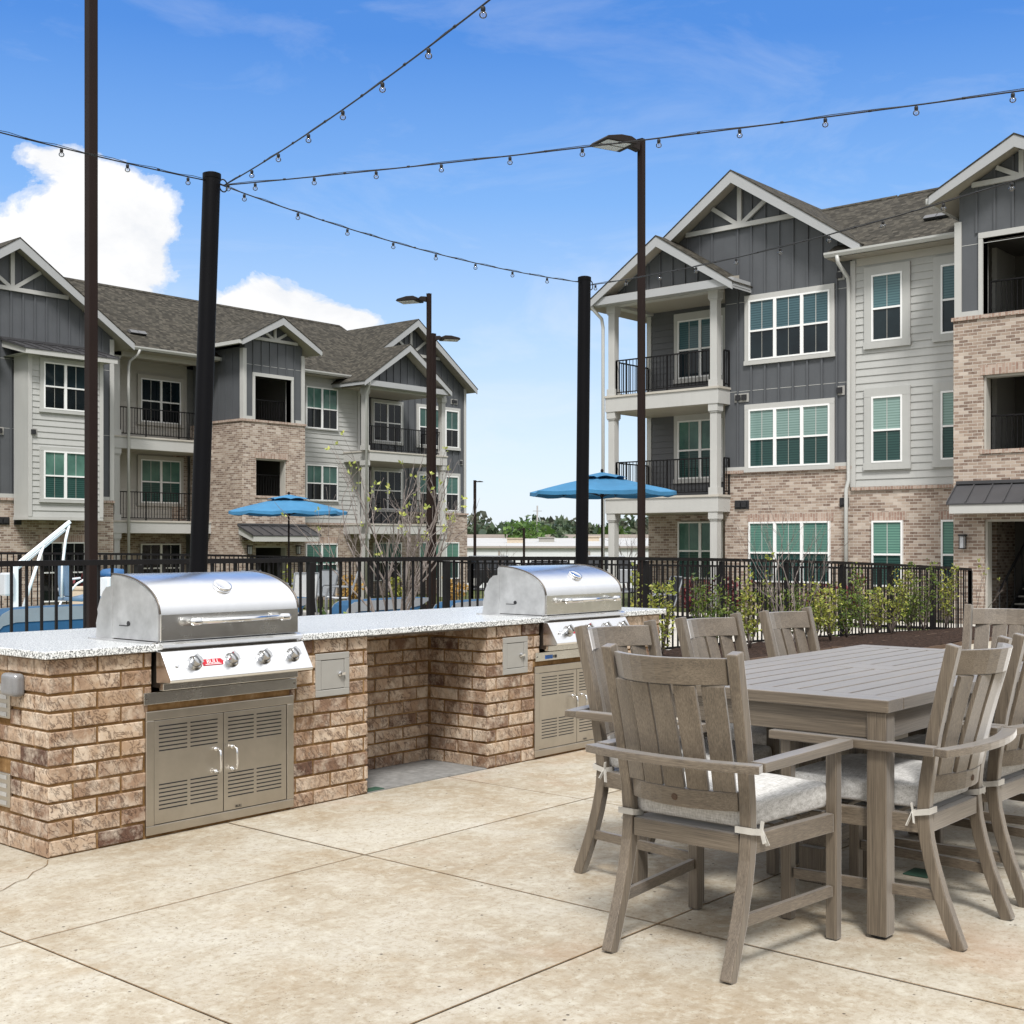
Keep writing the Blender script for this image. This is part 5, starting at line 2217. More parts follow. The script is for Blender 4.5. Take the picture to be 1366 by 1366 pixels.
    downspout(t, [(7.35, -.58, EV - .12), (7.36, -.56, EV - .3), (7.42, -.12, EV - .62), (7.43, -.08, EV - .8), (7.43, -.08, 3.0), (7.39, -.14, 2.75), (7.39, -.14, gz)])
    tower(t, 10.73, 13.87, -1.5, 6.52, 10.43, .53, ((11.42, 13.18, 6.62, 8.36), (11.42, 13.18, 3.50, 5.21)), (11.45, 13.15, gz, 1.90), gz, 9.0, F2, F3, stair=True)
    awning(t, 10.80, 13.80, -1.5, 2.72, .62, .46, .20)
    wall_lamp(t, 10.98, -1.5, 1.42)
    # plain part beyond the tower
    box_part(t, 'brick_wall', 'house_brick', 13.88, .0, gz, 30, 1.80, 2.72)
    lap_wall(t, 13.88, 30, 2.72, EV - .16, .0, back=1.7)
    for x in (15.2, 18.5, 22, 26):
        for z0 in (6.51, 3.41):
            window(t, x, z0, z0 + 1.7, .82, 2, -.012, 'pane_blind_pale', 'pane_dark', tw=.14, trim='greige_paint')


def tower(t, x0, x1, yf, zb, zp, sl, holes, door, gz, ev, F2, F3, stair=False):
    """projecting stair tower with brick below, charcoal boards above and open landings"""
    xc = (x0 + x1) / 2
    th = .28
    # brick front with its openings, and the sides
    mb = MB()
    hb = [h for h in holes if h[2] < zb - .5] + [door]
    holed(mb, x0, x1, gz, zb, yf, yf + th, hb)
    mb.box(x0, yf + th, gz, x0 + th, 1.2, zb)
    mb.box(x1 - th, yf + th, gz, x1, 1.2, zb)
    mb.build('brick_wall', 'house_brick', t)
    mb = MB()
    for a, b, c, d in ((x0 - .04, yf - .04, x1 + .04, yf + .06), (x0 - .04, yf + .061, x0 + .06, .3), (x1 - .06, yf + .061, x1 + .04, .3)):
        mb.box(a, b, zb + .001, c, d, zb + .085)
    mb.build('brick_ledge', 'house_brick_upright', t)
    h3 = [h for h in holes if h[2] > zb - .5][0]
    e = .10
    # charcoal upper part
    zt = lambda x: zp - .16 - sl * abs(x - xc) - .02
    mb = MB()
    xa, xb = x0 + .13, x1 - .13
    holed(mb, xa, xb, zb + .087, ev - .25, yf + .02, yf + .02 + th, [(h3[0], h3[1], h3[2], h3[3])])
    mb.prism([(xa, ev - .249), (xb, ev - .249)] + [(xb - (xb - xa) * i / 20, max(ev - .248, zt(xb - (xb - xa) * i / 20))) for i in range(21)], 1, yf + .02, yf + .02 + th)
    n = max(2, int((xb - xa) / .41 + .5))
    for i in range(1, n):
        x = xa + (xb - xa) * i / n
        lo = zb + .09 if not (h3[0] - .15 < x < h3[1] + .15) else h3[3] + .14
        mb.box(x - .026, yf - .018, lo, x + .026, yf + .0195, zt(x) - .02)
    mb.box(xa + .02, yf + .014, ev - .75, xb - .02, yf + .0198, ev - .738, 1)
    # side boards
    for xs, s in ((x0 + .13, 1), (x1 - .13, -1)):
        mb.box(min(xs, xs + s * .2), yf + .02 + th + .001, zb + .087, max(xs, xs + s * .2), 1.2, ev - .1)
        for i in range(1, 6):
            y = yf + .35 + i * .41
            mb.box(xs - .022 if s > 0 else xs, y - .024, zb + .09, xs if s > 0 else xs + .022, y + .024, ev - .12)
    mb.build('batten_wall', ['charcoal_paint', 'gutter_paint'], t)
    for xa, xb, ya, yb in ((x0 + .03, x0 + .19, x0 + .03, x0 + .129), (x1 - .19, x1 - .03, x1 - .129, x1 - .03)):
        mb = MB()
        mb.box(xa, yf - .022, zb + .087, xb, yf + .0195, ev - .18)
        mb.box(ya, yf + .0197, zb + .087, yb, yf + .18, ev - .18)
        mb.build('corner_board', 'trim_paint', t)
    for xa, xb in ((x0 + .191, h3[0] - e - .001), (h3[1] + e + .001, x1 - .191)):
        if xb > xa:
            box_part(t, 'skirt_board', 'trim_paint', xa, yf - .018, zb + .087, xb, yf + .019, zb + .20)
    # white surround of the top opening
    mb = MB()
    a, b, c, d = h3
    mb.box(a - e, yf - .03, c - .02, a, yf + .33, d)
    mb.box(b, yf - .03, c - .02, b + e, yf + .33, d)
    mb.box(a - e, yf - .034, d, b + e, yf + .33, d + e * 1.3)
    mb.build('opening_trim', 'trim_paint', t)
    for (a, b, c, d) in hb:
        mb = MB()
        mb.box(a - .001, yf + .06, c, a + .05, yf + .34, d - .05)
        mb.box(b - .05, yf + .06, c, b + .001, yf + .34, d - .05)
        mb.box(a - .001, yf + .06, d - .05, b + .001, yf + .34, d + .001)
        mb.build('door_frame', 'tan_paint', t)
    for (a, b, c, d) in hb:
        if c > 0:
            soldier(t, a - .06, b + .06, d + .005, d + .23, yf)
            box_part(t, 'brick_sill', 'house_brick_upright', a - .06, yf - .03, c - .09, b + .06, yf + .2, c - .002)
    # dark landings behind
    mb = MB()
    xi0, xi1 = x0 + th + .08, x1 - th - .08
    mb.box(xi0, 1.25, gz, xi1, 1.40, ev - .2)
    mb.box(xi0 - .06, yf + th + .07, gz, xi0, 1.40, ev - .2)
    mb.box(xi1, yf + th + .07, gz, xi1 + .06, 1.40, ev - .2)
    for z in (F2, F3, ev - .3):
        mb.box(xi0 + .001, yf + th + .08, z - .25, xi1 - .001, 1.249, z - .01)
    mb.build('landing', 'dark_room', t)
    for (a, b, c, d) in holes:
        railing(t, [(a + .03, yf + .40), (b - .03, yf + .40)], c - .12, .92)
    gable_roof(t, xc, (x1 - x0) / 2 + .37, zp, sl, yf - .5, 4.0, rake=.23)
    truss(t, xc, zp - .2, sl, .62, yf + .02, .11)
    hh = (x1 - x0) / 2 + .37
    zg = zp - sl * hh
    for s in (-1, 1):
        mb = MB()
        xa = xc + s * hh
        mb.box(min(xa, xa + s * .11), yf - .45, zg - .15, max(xa, xa + s * .11), .2, zg - .02)
        mb.build('gutter', 'gutter_paint', t)
    if stair:
        mb = MB()
        xa, xb, ys = x0 + .92, x1 - .60, yf + .60
        for i in range(9):
            y, z = ys + i * .27, gz + .17 * (i + 1)
            if y > 1.1:
                break
            mb.box(xa, y, z - .045, xb, y + .30, z)
            mb.box(xa, y - .004, z - .03, xb, y - .0005, z + .004, 1)
        n = i
        for x in (xa - .03, xb + .03):
            mb.beam((x, ys, gz + .05), (x, ys + n * .27, gz + .05 + n * .17), .03, .24)
            mb.beam((x, ys - .2, gz + .95), (x, ys + n * .27, gz + 1.08 + n * .17), .04, .045)
            for k in range(4):
                y = ys - .1 + k * .5
                mb.box(x - .015, y - .015, gz + .1 + k * .3, x + .015, y + .015, gz + 1.0 + k * .315)
        mb.build('stairs', ['stair_steel', 'box_gray'], t)


right_building()


# ---------- farther building, its front faces -Y
def left_building():
    t = thing('apartment_building', 'farther three storey apartment building across the pool, with a two storey siding bay', 'apartment building', (28, 39.5, 0), 0)
    gz = -1.15
    F2, F3, EV = 2.18, 5.18, 8.32
    box_part(t, 'core_wall', 'greige_paint', -24, 1.81, gz, 15.9, 13.0, EV - .2)
    # big gable wing with the bay
    y = -1.5
    box_part(t, 'brick_wall', 'house_brick', -11.7, y, gz, -4.4, 1.80, 2.72)
    ledge(t, -11.7, -4.38, 2.72, y)
    sl = .685
    zin = 10.95 - .16
    top = lambda x: zin - sl * abs(x + 8.03) - .02
    batten_wall(t, -11.7, -4.42, 2.81, top, y, back=3.2, flash=(5.0, 7.2))
    box_part(t, 'corner_board', 'trim_paint', -4.56, y - .050, 2.81, -4.40, y - .0225, 8.25)
    box_part(t, 'trim_board', 'trim_paint', -11.7, y - .045, 2.806, -4.57, y - .001, 2.93)
    gable_roof(t, -8.03, 4.10, 10.95, sl, -2.0, 8.0)
    truss(t, -8.03, zin - .02, sl, 1.35, y)
    by = -2.5
    lap_wall(t, -8.0, -5.45, 2.2, 7.36, by, back=.9)
    for xa in (-8.03, -5.55):
        box_part(t, 'corner_board', 'trim_paint', xa, by - .050, 2.2, xa + .13, by - .0235, 7.36)
    box_part(t, 'bay_floor', 'trim_paint', -8.03, by - .04, 2.10, -5.42, by + .9, 2.199)
    awning(t, -8.40, -5.10, y, 7.80, 1.5, .40, .15)
    for z0, z1, up, lo in ((5.60, 7.08, 'pane_dark', 'pane_black'), (2.76, 4.28, 'pane_curtain', 'pane_dark_green')):
        window(t, -7.52, z0, z1, .74, 2, by - .012, up, lo, tw=.12, trim='greige_paint')
    window(t, -7.05, -.55, 1.40, .78, 2, y, 'pane_black', 'pane_black', tw=0)
    soldier(t, -7.12, -5.42, 1.405, 1.64, y)
    wall_vent(t, -8.55, y, 4.78, 1)
    wall_vent(t, -7.98, by - .02, 4.72, 1)
    wall_vent(t, -8.55, y, 1.95, 2, 'vent_black')
    wall_vent(t, -7.95, y, 1.95, 1, 'vent_black')
    # window partly cut off at the far left
    window(t, -10.6, 5.6, 7.08, .74, 2, y, 'pane_dark', 'pane_black', tw=.12)
    awning(t, -10.9, -8.75, y, 7.80, .5, .2, .15)
    window(t, -10.6, -.55, 1.40, .74, 2, y, 'pane_black', 'pane_black', tw=0)
    # balcony bay
    box_part(t, 'brick_wall', 'house_brick', -4.41, 1.5, gz, .6, 1.805, F2 - .3)
    for z0, z1 in ((F2, F3 - .4), (F3, 8.18)):
        lap_wall(t, -4.41, .62, z0 - .3, z1, 1.5, 'tan_paint')
    box_part(t, 'brick_wall', 'house_brick', -.05, 1.44, F2, .62, 1.49, F3 - .42)
    for z0, z1, up, lo, tw in ((5.90, 7.52, 'pane_dark', 'pane_black', .13), (2.88, 4.50, 'pane_curtain', 'pane_dark_green', .13), (-.45, 1.35, 'pane_black', 'pane_black', 0)):
        window(t, -1.45, z0, z1, .87, 2, 1.46, up, lo, tw=tw, trim='tan_paint')
    for zt in (F2, F3):
        slab(t, -4.30, .58, -.12, 1.49, zt, .45)
        railing(t, [(-3.55, -.02), (.5, -.02)], zt)
    for z0, z1 in ((gz, F2 - .45), (F2, F3 - .45), (F3, 8.15)):
        column(t, -3.36, .05, z0, z1, .22)
    downspout(t, [(-2.85, -.68, EV - .12), (-2.88, -.62, EV - .3), (-3.0, -.30, EV - .5), (-3.02, -.25, EV - .7), (-3.02, -.25, gz)])
    box_part(t, 'porch_beam', 'tan_paint', -4.30, -.10, 8.0, .58, .12, 8.16)
    # stair tower
    tower(t, .58, 3.56, -2.0, 5.86, 9.78, .55, ((1.16, 2.88, 5.95, 7.56), (1.22, 2.66, 3.14, 4.52)), (1.2, 2.7, gz, 1.25), gz, 8.72, F2, F3)
    awning(t, .36, 3.60, -2.0, 2.02, .90, .36, .20)
    wall_lamp(t, .86, -2.0, 1.15)
    wall_lamp(t, 3.15, -2.0, 1.15)
    # lap section
    box_part(t, 'brick_wall', 'house_brick', 3.565, .0, gz, 8.20, 1.80, 2.12)
    ledge(t, 3.565, 8.20, 2.12, .0)
    lap_wall(t, 3.565, 8.20, 2.21, EV - .16, .0, back=1.7)
    box_part(t, 'corner_board', 'trim_paint', 8.07, -.050, 2.21, 8.215, -.0235, EV - .2)
    for z0, z1, up, lo in ((6.05, 7.74, 'pane_curtain', 'pane_black'), (3.11, 4.57, 'pane_curtain', 'pane_black'), (-.30, 1.36, 'pane_blind_green', 'pane_dark_green')):
        window(t, 5.24, z0, z1, .845, 2, -.012 if z0 > 2 else .0, up, lo, tw=.04 if z0 > 2 else 0, trim='greige_paint')
    soldier(t, 5.16, 7.0, 1.365, 1.60, .0)
    # porch with its gable
    yi = 1.3
    for z0, z1 in ((F2, F3 - .4), (F3, 8.2)):
        batten_wall(t, 8.20, 16.2, z0 - .0, z1 + (.4 if z0 < 3 else 0), yi, m='charcoal_paint', pitch=.42)
    box_part(t, 'brick_wall', 'house_brick', 8.20, yi, gz, 11.9, yi + .3, 2.10)
    box_part(t, 'brick_wall', 'house_brick', 11.9, yi - .06, gz, 16.28, yi + 10, 2.72)
    ledge(t, 11.86, 16.33, 2.72, yi - .06)
    for z0, z1, up, lo in ((5.90, 7.62, 'pane_dark', 'pane_black'), (2.88, 4.60, 'pane_dark', 'pane_black'), (-.30, 1.40, 'pane_curtain', 'pane_black')):
        window(t, 10.15, z0, z1, .86, 2, yi - .03, up, lo, tw=.12 if z0 > 2 else 0)
    for z0, z1, up, lo in ((5.88, 7.62, 'pane_curtain', 'pane_black'), (2.89, 4.53, 'pane_blind_green', 'pane_black'), (-.30, 1.42, 'pane_blind_green', 'pane_dark_green')):
        window(t, 13.0, z0, z1, .88, 3, yi - .03 if z0 > 2 else yi - .06, up, lo, tw=.13 if z0 > 2 else 0)
    for zt in (F2, F3):
        slab(t, 7.30, 11.88, -1.62, yi - .01, zt, .42)
    for z0, z1 in ((gz, F2 - .42), (F2, F3 - .42), (F3, 7.72)):
        column(t, 7.18, -1.45, z0, z1, .22)
        column(t, 11.72, -1.45, z0, z1, .22)
        if z0 > 0:
            railing(t, [(11.85, -.1), (11.72, -1.42), (7.40, -1.50)], z0)
    box_part(t, 'porch_beam', 'trim_paint', 7.10, -1.58, 7.72, 11.86, -1.30, 7.98)
    box_part(t, 'porch_ceiling', 'soffit_paint', 7.2, -1.29, 7.80, 11.8, yi - .01, 7.86)
    pz, ps = 9.68, .68
    batten_wall(t, 7.15, 11.2, 8.0, lambda x: pz - .2 - ps * abs(x - 9.2), -1.50, back=.2)
    gable_roof(t, 9.2, 2.55, pz, ps, -2.0, 2.2, rake=.24)
    mb = MB()
    mb.box(6.85, -1.98, 7.78, 11.6, -1.62, 8.0)
    mb.build('cornice', 'fascia_paint', t)
    downspout(t, [(6.95, -2.0, 7.98), (6.97, -1.95, 7.8), (7.02, -1.72, 7.5), (7.02, -1.70, gz)])
    # end gable behind the porch
    sl2, zp2 = .70, 11.5
    zin2 = zp2 - .16
    batten_wall(t, 8.9, 16.2, 8.2, lambda x: zin2 - sl2 * abs(x - 12.5) - .02, yi)
    box_part(t, 'corner_board', 'trim_paint', 16.08, yi - .055, 2.81, 16.23, yi - .0235, 8.75)
    gable_roof(t, 12.5, 3.98, zp2, sl2, .8, 10.0)
    truss(t, 12.5, zin2 - .02, sl2, 1.35, yi)
    wall_vent(t, 15.2, yi, 7.95, 2)
    wall_vent(t, 15.75, yi, 5.1, 1)
    main_roof(t, -24, 11.2, -.62, EV, 4.5, 11.45, 12.5)
    gutter(t, -3.95, .55, -.62, EV - .02)
    box_part(t, 'soffit', 'soffit_paint', -4.4, -.60, EV - .165, .57, 1.5, EV - .15)
    box_part(t, 'soffit', 'soffit_paint', 3.6, -.60, EV - .165, 11.1, .05, EV - .15)
    gutter(t, 3.6, 8.6, -.62, EV - .02)
    slp = (11.45 - EV) / 5.12
    for x, yy in ((-2.6, .35), (-4.0, .3), (5.3, .9), (4.2, 4.4)):
        if yy < 4:
            roof_vent(t, x, yy, EV + slp * (yy + .62), slp)
    # more wall to the left, out of sight
    box_part(t, 'brick_wall', 'house_brick', -24, .0, gz, -11.71, 1.8, 2.1)
    lap_wall(t, -24, -11.71, 2.1, EV - .16, .0, back=1.7)


left_building()
# ------------------------------------------------------------------ plants
def leaf(mb, p, d, s, rnd, mi=0):
    """a small pointed leaf, folded along its rib"""
    d = Vector(d).normalized()
    a = d.cross(Vector((rnd.uniform(-1, 1), rnd.uniform(-1, 1), rnd.uniform(-1, 1))))
    if a.length < 1e-3:
        return
    a.normalize()
    n = d.cross(a)
    p = Vector(p)
    w = s * .30
    mb.add([p, p + d * s * .45 + a * w + n * w * .4, p + d * s, p + d * s * .45 - a * w + n * w * .4], [(0, 1, 2), (0, 2, 3)], mi)


def make_shrub(label, x, y, z, h, r, m, seed, dens=1.0, group=None, ls=.055, stems=7, name='shrub'):
    rnd = random.Random(seed)
    t = thing(name, label, 'shrub', (x, y, z), 0, group)
    sb, lb = MB(), MB()
    for k in range(stems):
        a = rnd.uniform(0, 6.28)
        rr = r * rnd.uniform(.15, 1)
        hh = h * rnd.uniform(.55, 1.05)
        pts = []
        px_, py_ = 0.0, 0.0
        bend = rnd.uniform(-.08, .08)
        for i in range(7):
            f = i / 6
            pts.append(Vector((rr * math.cos(a) * f ** .8 + bend * math.sin(f * 4) + .02 * rnd.uniform(-1, 1), rr * math.sin(a) * f ** .8 + bend * math.cos(f * 3) - bend, hh * f)))
        sb.tube(pts, [.008 * (1 - .75 * i / 6) for i in range(7)], 5)
        n = int(60 * dens)
        for j in range(n):
            f = rnd.uniform(.18, 1.02) ** .85
            i = min(5, int(f * 6))
            p = pts[i].lerp(pts[i + 1], min(1, f * 6 - i))
            # leaves sit in tufts
            if math.sin(f * 23 + k * 1.7) < -.35:
                continue
            d = Vector((rnd.gauss(0, 1), rnd.gauss(0, 1), rnd.gauss(.5, .7)))
            q = p + Vector((rnd.gauss(0, 1), rnd.gauss(0, 1), rnd.gauss(0, .6))) * r * .16
            leaf(lb, q, d, ls * rnd.uniform(.6, 1.25), rnd)
    sb.build('stem', 'bark', t, smooth=True)
    lb.build('foliage', m, t, normals=False)
    return t


def grow(mb, tips, p, d, L, r, lev, rnd, up=.25, split=(2, 3), spread=.55):
    n = 5
    pts = [Vector(p)]
    d = Vector(d).normalized()
    for i in range(n):
        d = (d + Vector((rnd.gauss(0, .10), rnd.gauss(0, .10), rnd.gauss(0, .06) + up * .12))).normalized()
        pts.append(pts[-1] + d * L / n)
    mb.tube(pts, [r * (1 - .42 * i / n) for i in range(n + 1)], 6 if r > .008 else 4)
    if lev == 0:
        tips.append((pts[-1], d))
        return
    k = rnd.randint(*split)
    for j in range(k):
        f = 1.0 if j == 0 else rnd.uniform(.35, .95)
        i = min(n - 1, int(f * n))
        q = pts[i].lerp(pts[i + 1], f * n - i)
        a = rnd.uniform(0, 6.28)
        o = Vector((math.cos(a), math.sin(a), rnd.uniform(-.1, .5))) * spread * (.5 if j == 0 else 1.0)
        grow(mb, tips, q, d + o, L * rnd.uniform(.55, .85), r * (.58 if j else .62) * 1.0, lev - 1, rnd, up, split, spread)


def make_bare_tree(label, x, y, z, h, stems, seed, lev=4, leaves=3, r0=.022, m='bark_pale', lean=.22):
    rnd = random.Random(seed)
    t = thing('bare_tree', label, 'tree', (x, y, z), 0)
    mb, tips = MB(), []
    for s in range(stems):
        a = 6.28 * s / stems + rnd.uniform(-.5, .5)
        d = Vector((math.cos(a) * lean, math.sin(a) * lean, 1))
        grow(mb, tips, (.04 * math.cos(a), .04 * math.sin(a), -.03), d, h * .34, r0, lev, rnd)
    mb.build('trunk', m, t, smooth=True)
    if leaves:
        lb = MB()
        for p, d in tips:
            if rnd.random() < .18:
                for k in range(leaves + rnd.randint(0, 2)):
                    leaf(lb, p + Vector((rnd.gauss(0, .012), rnd.gauss(0, .012), rnd.gauss(0, .012))), d + Vector((rnd.gauss(0, .8), rnd.gauss(0, .8), rnd.gauss(0, .6))), rnd.uniform(.035, .075), rnd)
        lb.build('foliage', 'leaf_bud', t, normals=False)
    return t


make_bare_tree('many stemmed bare tree with a few yellow green buds, behind the counter between the grills', 11.35, 11.75, -.14, 3.05, 6, 12, lev=4, r0=.024)
make_bare_tree('small leafless tree with pale twigs in the bed before the triple windows', 15.8, 8.45, -.10, 2.35, 4, 5, lev=4, leaves=0, r0=.013, lean=.28)
make_bare_tree('spindly sapling with few leaves before the dark stairway door', 26.05, 9.56, -.5, 1.6, 2, 8, lev=3, leaves=4, r0=.012, m='bark')
make_bare_tree('small bare tree at the corner of the farther building, before the warehouse', 49.5, 43.5, -1.2, 2.6, 3, 9, lev=4, leaves=0, r0=.03, m='bark')
make_bare_tree('thin bare tree seen through the open ground floor balcony of the nearer building', 62.0, 44.0, -1.6, 4.6, 3, 15, lev=4, leaves=0, r0=.04, m='bark')

GB = 'yellow green shrubs in the bed along the fence'
bed = [(883, 8.55, .95, .20, 'slim yellow green shrub just beyond the right end of the brick island'),
       (934, 8.75, 1.05, .22, 'yellow green shrub showing above the armchair in the middle of the island side'),
       (1000, 8.35, 1.20, .26, 'tall yellow green shrub between the two farthest armchairs of the island side'),
       (1062, 8.9, .95, .22, 'yellow green shrub round the foot of the small leafless tree'),
       (1108, 8.3, .85, .24, 'low yellow green shrub just right of the small leafless tree'),
       (1150, 8.8, 1.10, .26, 'bushy yellow green shrub at the post below the white downspout'),
       (1190, 8.5, 1.00, .25, 'yellow green shrub below the single ground floor window'),
       (1232, 8.6, 1.25, .22, 'tall yellow green shrub on the left of the last wide fence post'),
       (1262, 8.9, 1.30, .18, 'tall thin yellow green shrub between the last two fence posts'),
       (965, 8.9, .80, .24, 'low green shrub right behind the middle armchair, at a fence post'),
       (1088, 8.95, .80, .24, 'low green shrub behind the small leafless tree, close to the pickets'),
       (1130, 8.45, .70, .26, 'low green shrub in the front of the bed, left of the bushy one'),
       (1170, 8.95, .85, .24, 'green shrub close to the pickets, right of the white downspout'),
       (1212, 8.9, .80, .26, 'green shrub close to the pickets, left of the last wide post')]
fx, fy = .75954, .65046
for i, (px_, Y, h, r, lab) in enumerate(bed):
    l = (px_ - 683) / 1678
    Zd = Y / (fy - fx * l)
    X = (fx + fy * l) * Zd
    make_shrub(lab, round(X, 2), Y, .0 + (deck_z(X) + .09) * (Y - 7.33) / 1.95, h, r, 'leaf_green' if i % 2 else 'leaf_yellow', 40 + i, 1.15, GB, ls=.058, stems=10)
# plants seen over the counter
make_shrub('small leafy green plant showing over the counter between the grills', 8.75, 9.95, -.13, .78, .22, 'leaf_green', 61, 1.3, ls=.085)
make_shrub('thin yellow green plant by the fence post right of the bare tree', 10.35, 9.85, -.14, .72, .10, 'leaf_yellow', 62, 1.0, ls=.07, stems=4)
make_shrub('slim yellow green plant rising beside the farther black pole', 14.1, 9.8, -.16, 1.15, .10, 'leaf_yellow', 63, 1.2, ls=.08, stems=4)
far = [(20.6, 25.2, .85, .5, 'leaf_yellow', 'yellow green bush at the far fence left of the bare tree'),
       (22.9, 25.4, .75, .35, 'leaf_orange', 'straw coloured tuft at the far fence behind the bare tree'),
       (24.2, 25.0, .75, .3, 'leaf_yellow', 'yellow green bush at the far fence right of the bare tree'),
       (27.9, 26.2, .75, .35, 'leaf_orange', 'straw coloured tuft beyond the corner of the far fence'),
       (12.0, 24.6, .7, .5, 'leaf_red', 'dark red bush behind the seat of the pool lift'),
       (15.4, 25.4, .8, .6, 'leaf_red', 'dark red bush at the far fence behind the near grill'),
       (18.4, 25.6, .7, .6, 'leaf_red', 'dark red bush at the far fence under the light blue parasol')]
for i, (x, y, h, r, m, lab) in enumerate(far):
    make_shrub(lab, x, y, ground_z(x, y), h + .15, r, m, 70 + i, 1.0, 'bushes along the far fence', ls=.13, stems=9)
GR = 'dark red bushes before the nearer building'
for i in range(7):
    Y = 19.6 - i * 1.15
    lab = 'dark red bush before the brick wall of the nearer building, %s from the corner porch' % ['first', 'second', 'third', 'fourth', 'fifth', 'sixth', 'seventh', 'eighth', 'ninth'][i]
    make_shrub(lab, 29.3 - .2 * (i % 2), Y, ground_z(29.3, Y), .75 + .15 * (i % 3), .5, 'leaf_red' if i % 3 else 'leaf_green', 90 + i, .9, GR, ls=.13, stems=9)


# ------------------------------------------------------------------ distance: warehouse, cars, trees
def make_warehouse():
    # lies across the view beyond the car park
    t = thing('warehouse', 'long low white warehouse with rooftop units before the far trees', 'warehouse', (118, 98, -6.1), R(-49.4))
    # local x to the viewer's right, y away
    mb = MB()
    mb.box(-24, 0, 0, 60, 60, 7.1)
    mb.build('wall', 'warehouse_white', t)
    mb = MB()
    mb.prism([(-.2, 7.105), (60.2, 8.5), (60.2, 8.3), (-.2, 6.95)], 0, -24.2, 60.2)
    mb.build('roof', 'warehouse_roof', t)
    mb = MB()
    mb.box(-24.3, -.35, 6.95, 60.3, -.21, 7.2)
    mb.build('eave_gutter', 'warehouse_brown', t)
    for i, x in enumerate((-3, 1.6, 8.5, 27, 33, 41)):
        mb = MB()
        y = 22 + 6 * (i % 3)
        z = 7.105 + (y + .2) * .0231
        mb.box(x, y, z, x + 2.2, y + 2.0, z + .6)
        mb.box(x - .15, y - .15, z + .601, x + 2.35, y + 2.15, z + .7)
        mb.build('rooftop_unit', 'box_gray' if i % 2 else 'beige_box', t)
    for x in (-15, -4, 7, 18, 29):
        mb = MB()
        mb.box(x, -.06, 0, x + .22, -.001, 6.6)
        mb.build('wall_joint', 'warehouse_brown', t)
    for x in (-8, 12, 30):
        mb = MB()
        mb.box(x, -.25, 4.9, x + .5, -.001, 5.3)
        mb.build('wall_lamp', 'vent_black', t)
    mb = MB()
    mb.box(-24.2, 60.3, 8.0, 60.2, 60.7, 9.1)
    mb.build('parapet', 'warehouse_brown', t)


make_warehouse()
sh = thing('shed_roof_house', 'small pale house with a dark sloping roof beside the warehouse', 'house', (112, 106.5, -5.4), R(-49.4))
mb = MB()
mb.box(-9, 0, 0, -1.5, 10, 6.6)
mb.build('wall', 'warehouse_white', sh)
mb = MB()
mb.prism([(-9.4, 6.61), (-5.2, 9.0), (-1.0, 6.61)], 1, -.4, 10.4)
mb.build('roof', 'warehouse_brown', sh)


def make_car(label, x, y, a, paint):
    z = ground_z(x, y) + .06
    t = thing('parked_car', label, 'car', (x, y, z), a, None)
    mb = MB()
    mb.prism([(-2.2, .35), (-2.25, .75), (-2.1, .98), (-1.5, 1.02), (1.0, 1.0), (1.9, .92), (2.2, .72), (2.25, .40), (1.9, .28), (-1.9, .28)], 1, -.88, .88)
    mb.build('body', paint, t, bevel=.06, seg=3)
    mb = MB()
    y0 = .80
    lo = [(-2.0, 1.0), (1.15, 1.0)]
    hi = [(-1.7, 1.62), (.35, 1.62)]
    mb.add([(-2.0, -y0, 1.0), (1.15, -y0, 1.0), (.35, -.66, 1.62), (-1.75, -.66, 1.62), (-2.0, y0, 1.0), (1.15, y0, 1.0), (.35, .66, 1.62), (-1.75, .66, 1.62)],
           [(0, 1, 2, 3), (7, 6, 5, 4), (0, 4, 5, 1), (1, 5, 6, 2), (2, 6, 7, 3), (3, 7, 4, 0)])
    mb.build('window', 'car_glass', t, bevel=.05)
    mb = MB()
    mb.box(-1.72, -.67, 1.625, .36, .67, 1.70)
    mb.build('roof', paint, t, bevel=.035)
    for sx in (-1.35, 1.35):
        for sy in (-1, 1):
            mb = MB()
            mb.lathe([(.10, -.11), (.33, -.11), (.34, -.08), (.34, .08), (.33, .11), (.10, .11)], (sx, sy * .80, .34), (0, 1, 0), 18)
            w = mb.build('wheel', 'dark_rubber', t)
            mb = MB()
            mb.lathe([(.21, -.115), (.21, .115)], (sx, sy * .80, .34), (0, 1, 0), 14)
            mb.build('rim', 'box_gray', w)
    for sy in (-.65, .65):
        mb = MB()
        mb.box(-2.26, sy - .16, .72, -2.2, sy + .16, .92)
        mb.build('tail_light', 'lamp_red', t)
        mb = MB()
        mb.box(2.13, sy - .18, .66, 2.22, sy + .18, .80)
        mb.build('headlight', 'lens_gray', t)
    return t


make_car('dark car parked just right of the farther building end, half hidden by fences', 50.5, 44.0, R(-50), 'car_paint')
make_car('dark car parked in the gap, farther right of the two dark ones', 57.5, 45.5, R(-50), 'car_paint')
make_car('silver car parked beyond the far fence corner, right of the farther grill lid', 54.0, 39.0, R(-45), 'car_silver')

up = thing('utility_pole', 'thin pale utility pole standing among the far trees', 'utility pole', (163, 134, -5.4))
mb = MB()
mb.tube([(0, 0, 0), (0, 0, 13.2)], [.20, .13], 8)
mb.build('pole', 'wood_pole', up, smooth=True)
mb = MB()
mb.beam((-.5, .55, 12.3), (.5, -.55, 12.3), .08, .09)
mb.build('crossarm', 'wood_pole', up)


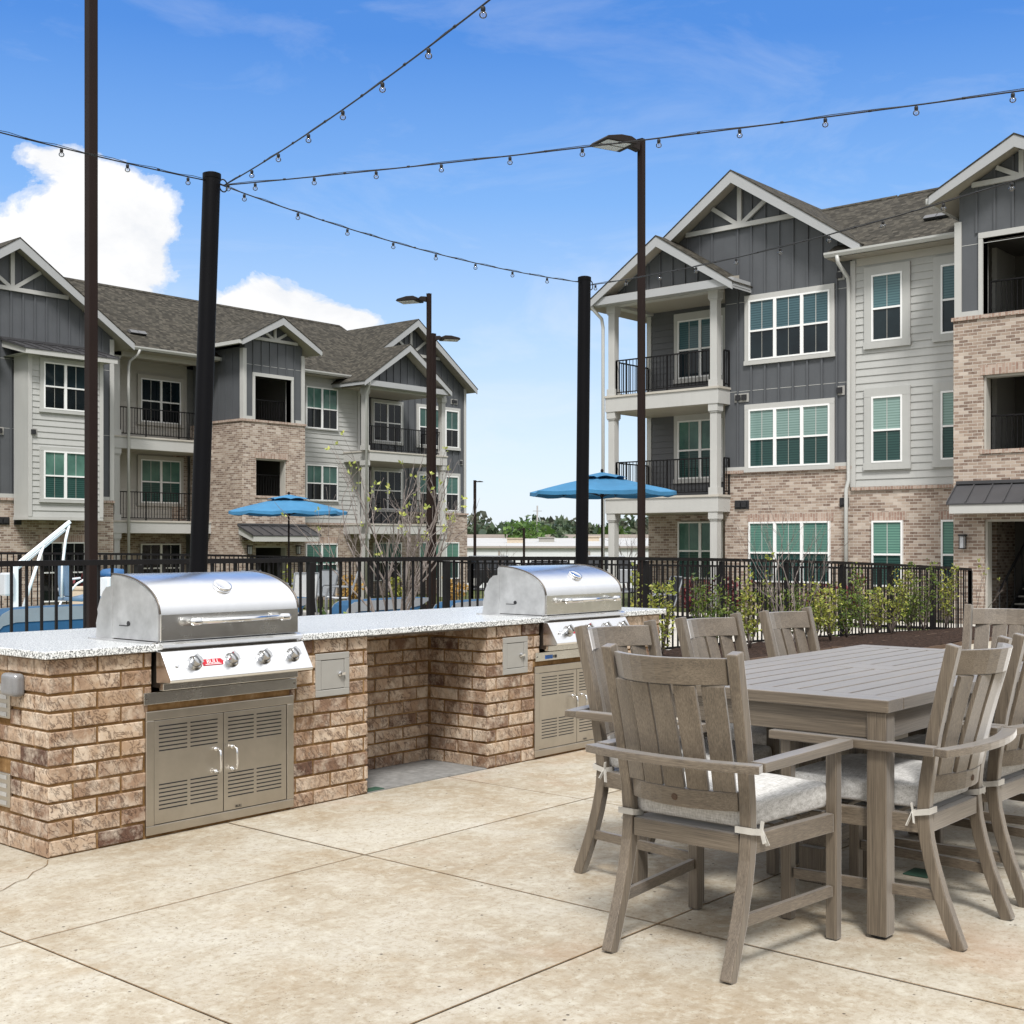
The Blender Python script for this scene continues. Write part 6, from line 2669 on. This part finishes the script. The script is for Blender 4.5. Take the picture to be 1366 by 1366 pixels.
def crown(mb, c, rx, rz, n, rnd, s, mi=0):
    """leaf clumps through a lumpy crown"""
    lobes = [(Vector((rnd.gauss(0, .42), rnd.gauss(0, .42), rnd.gauss(.05, .34))), rnd.uniform(.35, .6)) for _ in range(9)]
    for i in range(n):
        l, lr = lobes[rnd.randrange(len(lobes))]
        d = Vector((rnd.gauss(0, 1), rnd.gauss(0, 1), rnd.gauss(0, 1))).normalized() * lr * rnd.uniform(.55, 1.05)
        p = l + d
        q = Vector((c[0] + p.x * rx, c[1] + p.y * rx, c[2] + p.z * rz))
        a = Vector((rnd.gauss(0, 1), rnd.gauss(0, 1), rnd.gauss(0, 1))).normalized()
        b = a.cross(Vector((rnd.gauss(0, 1), rnd.gauss(0, 1), rnd.gauss(0, 1)))).normalized()
        k = s * rnd.uniform(.5, 1.3)
        mb.add([q - a * k, q + b * k * .6, q + a * k, q - b * k * .6], [(0, 1, 2, 3)], mi)


def make_tree_line():
    rnd = random.Random(21)
    mb = MB()
    for i in range(140):
        l = -.34 + .56 * (i + rnd.uniform(-.4, .4)) / 140            # bearing left and right of the view axis
        Zd = rnd.uniform(225, 285)
        X, Y = (fx + fy * l) * Zd, (fy - fx * l) * Zd
        h = rnd.uniform(9.6, 12.0) * Zd / 255
        mi = rnd.choice([0, 0, 0, 1, 2])
        r = h * rnd.uniform(.32, .5)
        crown(mb, (X, Y, -5.6 + h * .60), r, h * .44, 480, rnd, .85, mi)
        mb.tube([(X, Y, -6), (X, Y, -5.6 + h * .7)], [.3, .12], 5, 3)
    o = mb.build('tree_line', ['leaf_far', 'leaf_far_bright', 'leaf_far_gray', 'bark'], normals=False)
    struct(o, 'stuff')
    tag(o, 'belt of far green trees along the horizon beyond the white warehouse', 'trees')


make_tree_line()
for (l, Zd, h, lab, m) in ((.016, 208, 10.4, 'taller bright green tree standing out before the far belt of trees', 'leaf_far_bright'), (.048, 214, 9.2, 'dark round tree right of the bright green one in the distance', 'leaf_far')):
    rnd = random.Random(int(Zd))
    X, Y = (fx + fy * l) * Zd, (fy - fx * l) * Zd
    tr = thing('far_tree', lab, 'tree', (round(X, 1), round(Y, 1), -5.6))
    mb = MB()
    mb.tube([(0, 0, 0), (.1, 0, h * .4), (0, .1, h * .75)], [.35, .25, .08], 7)
    mb.tube([(.1, 0, h * .4), (h * .15, .5, h * .65)], [.18, .06], 6)
    mb.tube([(.1, 0, h * .35), (-h * .15, -.5, h * .6)], [.18, .06], 6)
    mb.build('trunk', 'bark', tr, smooth=True)
    mb = MB()
    crown(mb, (0, 0, h * .6), h * .42, h * .44, 1100, rnd, .5)
    mb.build('crown', m, tr, normals=False)
